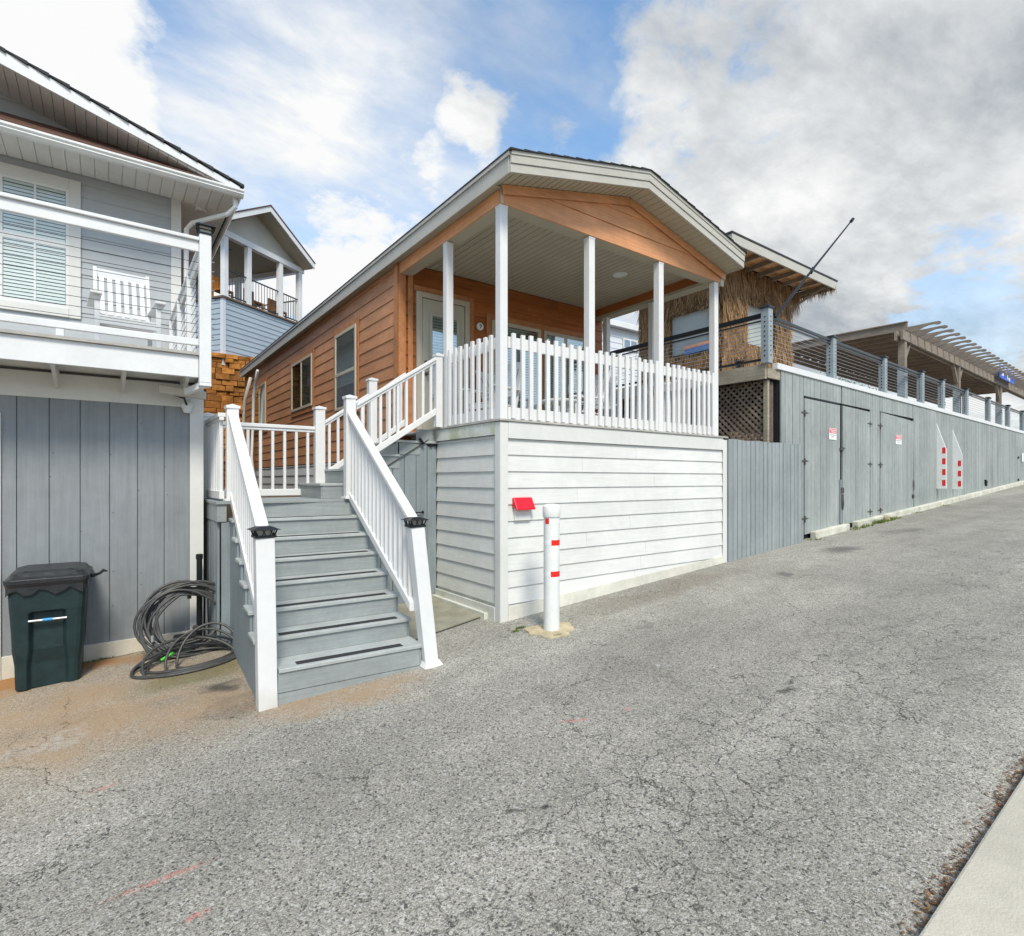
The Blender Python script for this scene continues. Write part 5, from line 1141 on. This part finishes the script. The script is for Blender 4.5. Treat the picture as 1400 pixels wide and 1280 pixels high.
for i,(a,lab) in enumerate(((.6,'orange wooden chair at the left of the hill house porch'),(2.0,'brown wooden chair mid way along the hill house porch'),(3.2,'orange wooden chair at the right end of the hill house porch'))):
    t=T('patio_chair',tuple(Q(a,.7,6.26)),lab,'chair','wooden chairs on the hill house porch',R(33))
    m=MB(); m.box(-.25,.25,-.25,.25,.40,.45); m.build('seat','rock',t,local=True); m=MB(); [m.box(-.24+i2*.1,-.17+i2*.1,.22,.26,.45,.95) for i2 in range(5)]; m.build('backrest','rock',t,local=True)
    for sx in (-.22,.22):
        for sy in (-.22,.22): MB().box(sx-.03,sx+.03,sy-.03,sy+.03,0,.4).build('leg','rock',t,local=True)
# pole with hose beside the cottage
ph=T('strapped_pole',(3.3,17.7,-.3),'pale upright pole with black straps and a curved hose by the cottage wall','pole')
m=MB(); m.tube([(3.16,17.5,-.3),(3.18,17.5,1.2),(3.22,17.4,2.3),(3.3,17.0,2.9)],.045,8); m.build('pole','lamp_beige',ph,smooth=True)
m=MB(); m.tube([(3.36,16.6,-.3),(3.30,16.9,.6),(3.36,17.0,1.6),(3.36,16.9,2.4),(3.36,16.6,2.8),(3.34,16.3,3.0)],.04,8); m.build('hose','white_paint',ph,smooth=True)
m=MB(); 
for z in (.4,1.0,1.5,1.95,2.3): m.lathe((3.17+.02*z,17.5-.02*z,z),[(.055,0),(.055,.05)],10)
m.build('strap','black_metal',ph)
# white building beyond the porch
wb=T('white_building',(17.5,16,2),'white sided building with a small dark window seen through the porch','building')
m=MB(); lap(m,(13.5,16,1.5),(1,0,0),(0,-1,0),9,1.5,6.35,.25,.02); m.build('wall','far_white',wb)
MB().box(13.52,22.4,16.05,24,1.5,6.35).build('wall_core','far_white',wb)
m=MB(); m.prism([(13.2,15.7,6.35),(22.8,15.7,6.35),(22.8,15.7,6.55),(13.2,15.7,6.55)],(0,.05,0)); m.box(13.2,22.8,15.76,24,6.36,6.6); m.build('roof','white_paint',wb)
MB().box(14.3,14.55,15.93,15.99,1.5,6.35).build('corner_board','white_paint',wb)
wn=win_front(wb,15.98,17.6,18.5,5.55,6.0,'white_paint',(18.05,),False)
# buildings at the far right beyond the pergola
hb2=T('tan_house',(46,14,2),'low tan house with a brown roof beyond the deck railing','house')
MB().box(42,60,14,22,1,4.3).build('wall','far_tan',hb2)
m=MB(); m.add([(41.4,13.3,4.25),(60.6,13.3,4.25),(60.6,18,6.0),(41.4,18,6.0),(41.4,22.7,4.25),(60.6,22.7,4.25)],[(0,1,2,3),(3,2,5,4),(0,3,4),(1,5,2)]); m.build('roof','brown_roof',hb2)
win_front(hb2,14,48.3,49.6,3.0,4.0,'white_paint',(),False)
MB().box(41.5,60.5,13.25,13.35,4.1,4.28).build('fascia','far_white',hb2)
hb3=T('pale_roof_house',(60,26,2),'distant white house with two small windows beyond the brown roof','house')
MB().box(50,75,30,40,1,7.2).build('wall','far_white',hb3); m=MB(); m.add([(49,29.3,7.2),(76,29.3,7.2),(76,35,9.0),(49,35,9.0),(49,41,7.2),(76,41,7.2)],[(0,1,2,3),(3,2,5,4),(0,3,4),(1,5,2)]); m.build('roof','far_white',hb3)
for x in (55,57.5): win_front(hb3,30,x,x+1.6,6.2,6.9,'far_white',(),False)
# trees behind the pergola
def tree(x,y,z0,h,rad,label,seed):
    r_=random.Random(seed); t=T('tree',(x,y,z0),label,'tree','trees beyond the deck'); m=MB()
    m.tube([(x,y,z0),(x+.1,y,z0+h*.4),(x,y+.1,z0+h*.75)],[.25,.16,.08],8)
    for i in range(6): a=r_.uniform(0,6.28); m.tube([(x+.05,y,z0+h*(.4+.06*i)),(x+math.cos(a)*rad*.6,y+math.sin(a)*rad*.6,z0+h*(.6+.06*i))],[.07,.02],6)
    m.build('trunk','bark',t); b=MB(); cl=[(r_.gauss(0,rad*.45),r_.gauss(0,rad*.45),h*.68+r_.gauss(0,h*.15)) for _ in range(16)]
    for i in range(5000):
        c=r_.choice(cl); p=Vector((x+c[0]+r_.gauss(0,rad*.2),y+c[1]+r_.gauss(0,rad*.2),z0+c[2]+r_.gauss(0,rad*.18))); d=Vector((r_.uniform(-1,1),r_.uniform(-1,1),r_.uniform(-1,1))).normalized(); e=d.orthogonal().normalized(); s=r_.uniform(.04,.10)
        b.quad(p-d*s,p-e*s*.5,p+d*s,p+e*s*.5)
    b.build('crown','leaf_green',t)
tree(36,15,1.0,5.2,2.2,'green leafy tree low behind the pergola roof',1); tree(64,22,1.5,6.0,3.0,'green leafy tree at the far right beyond the tan house',2)
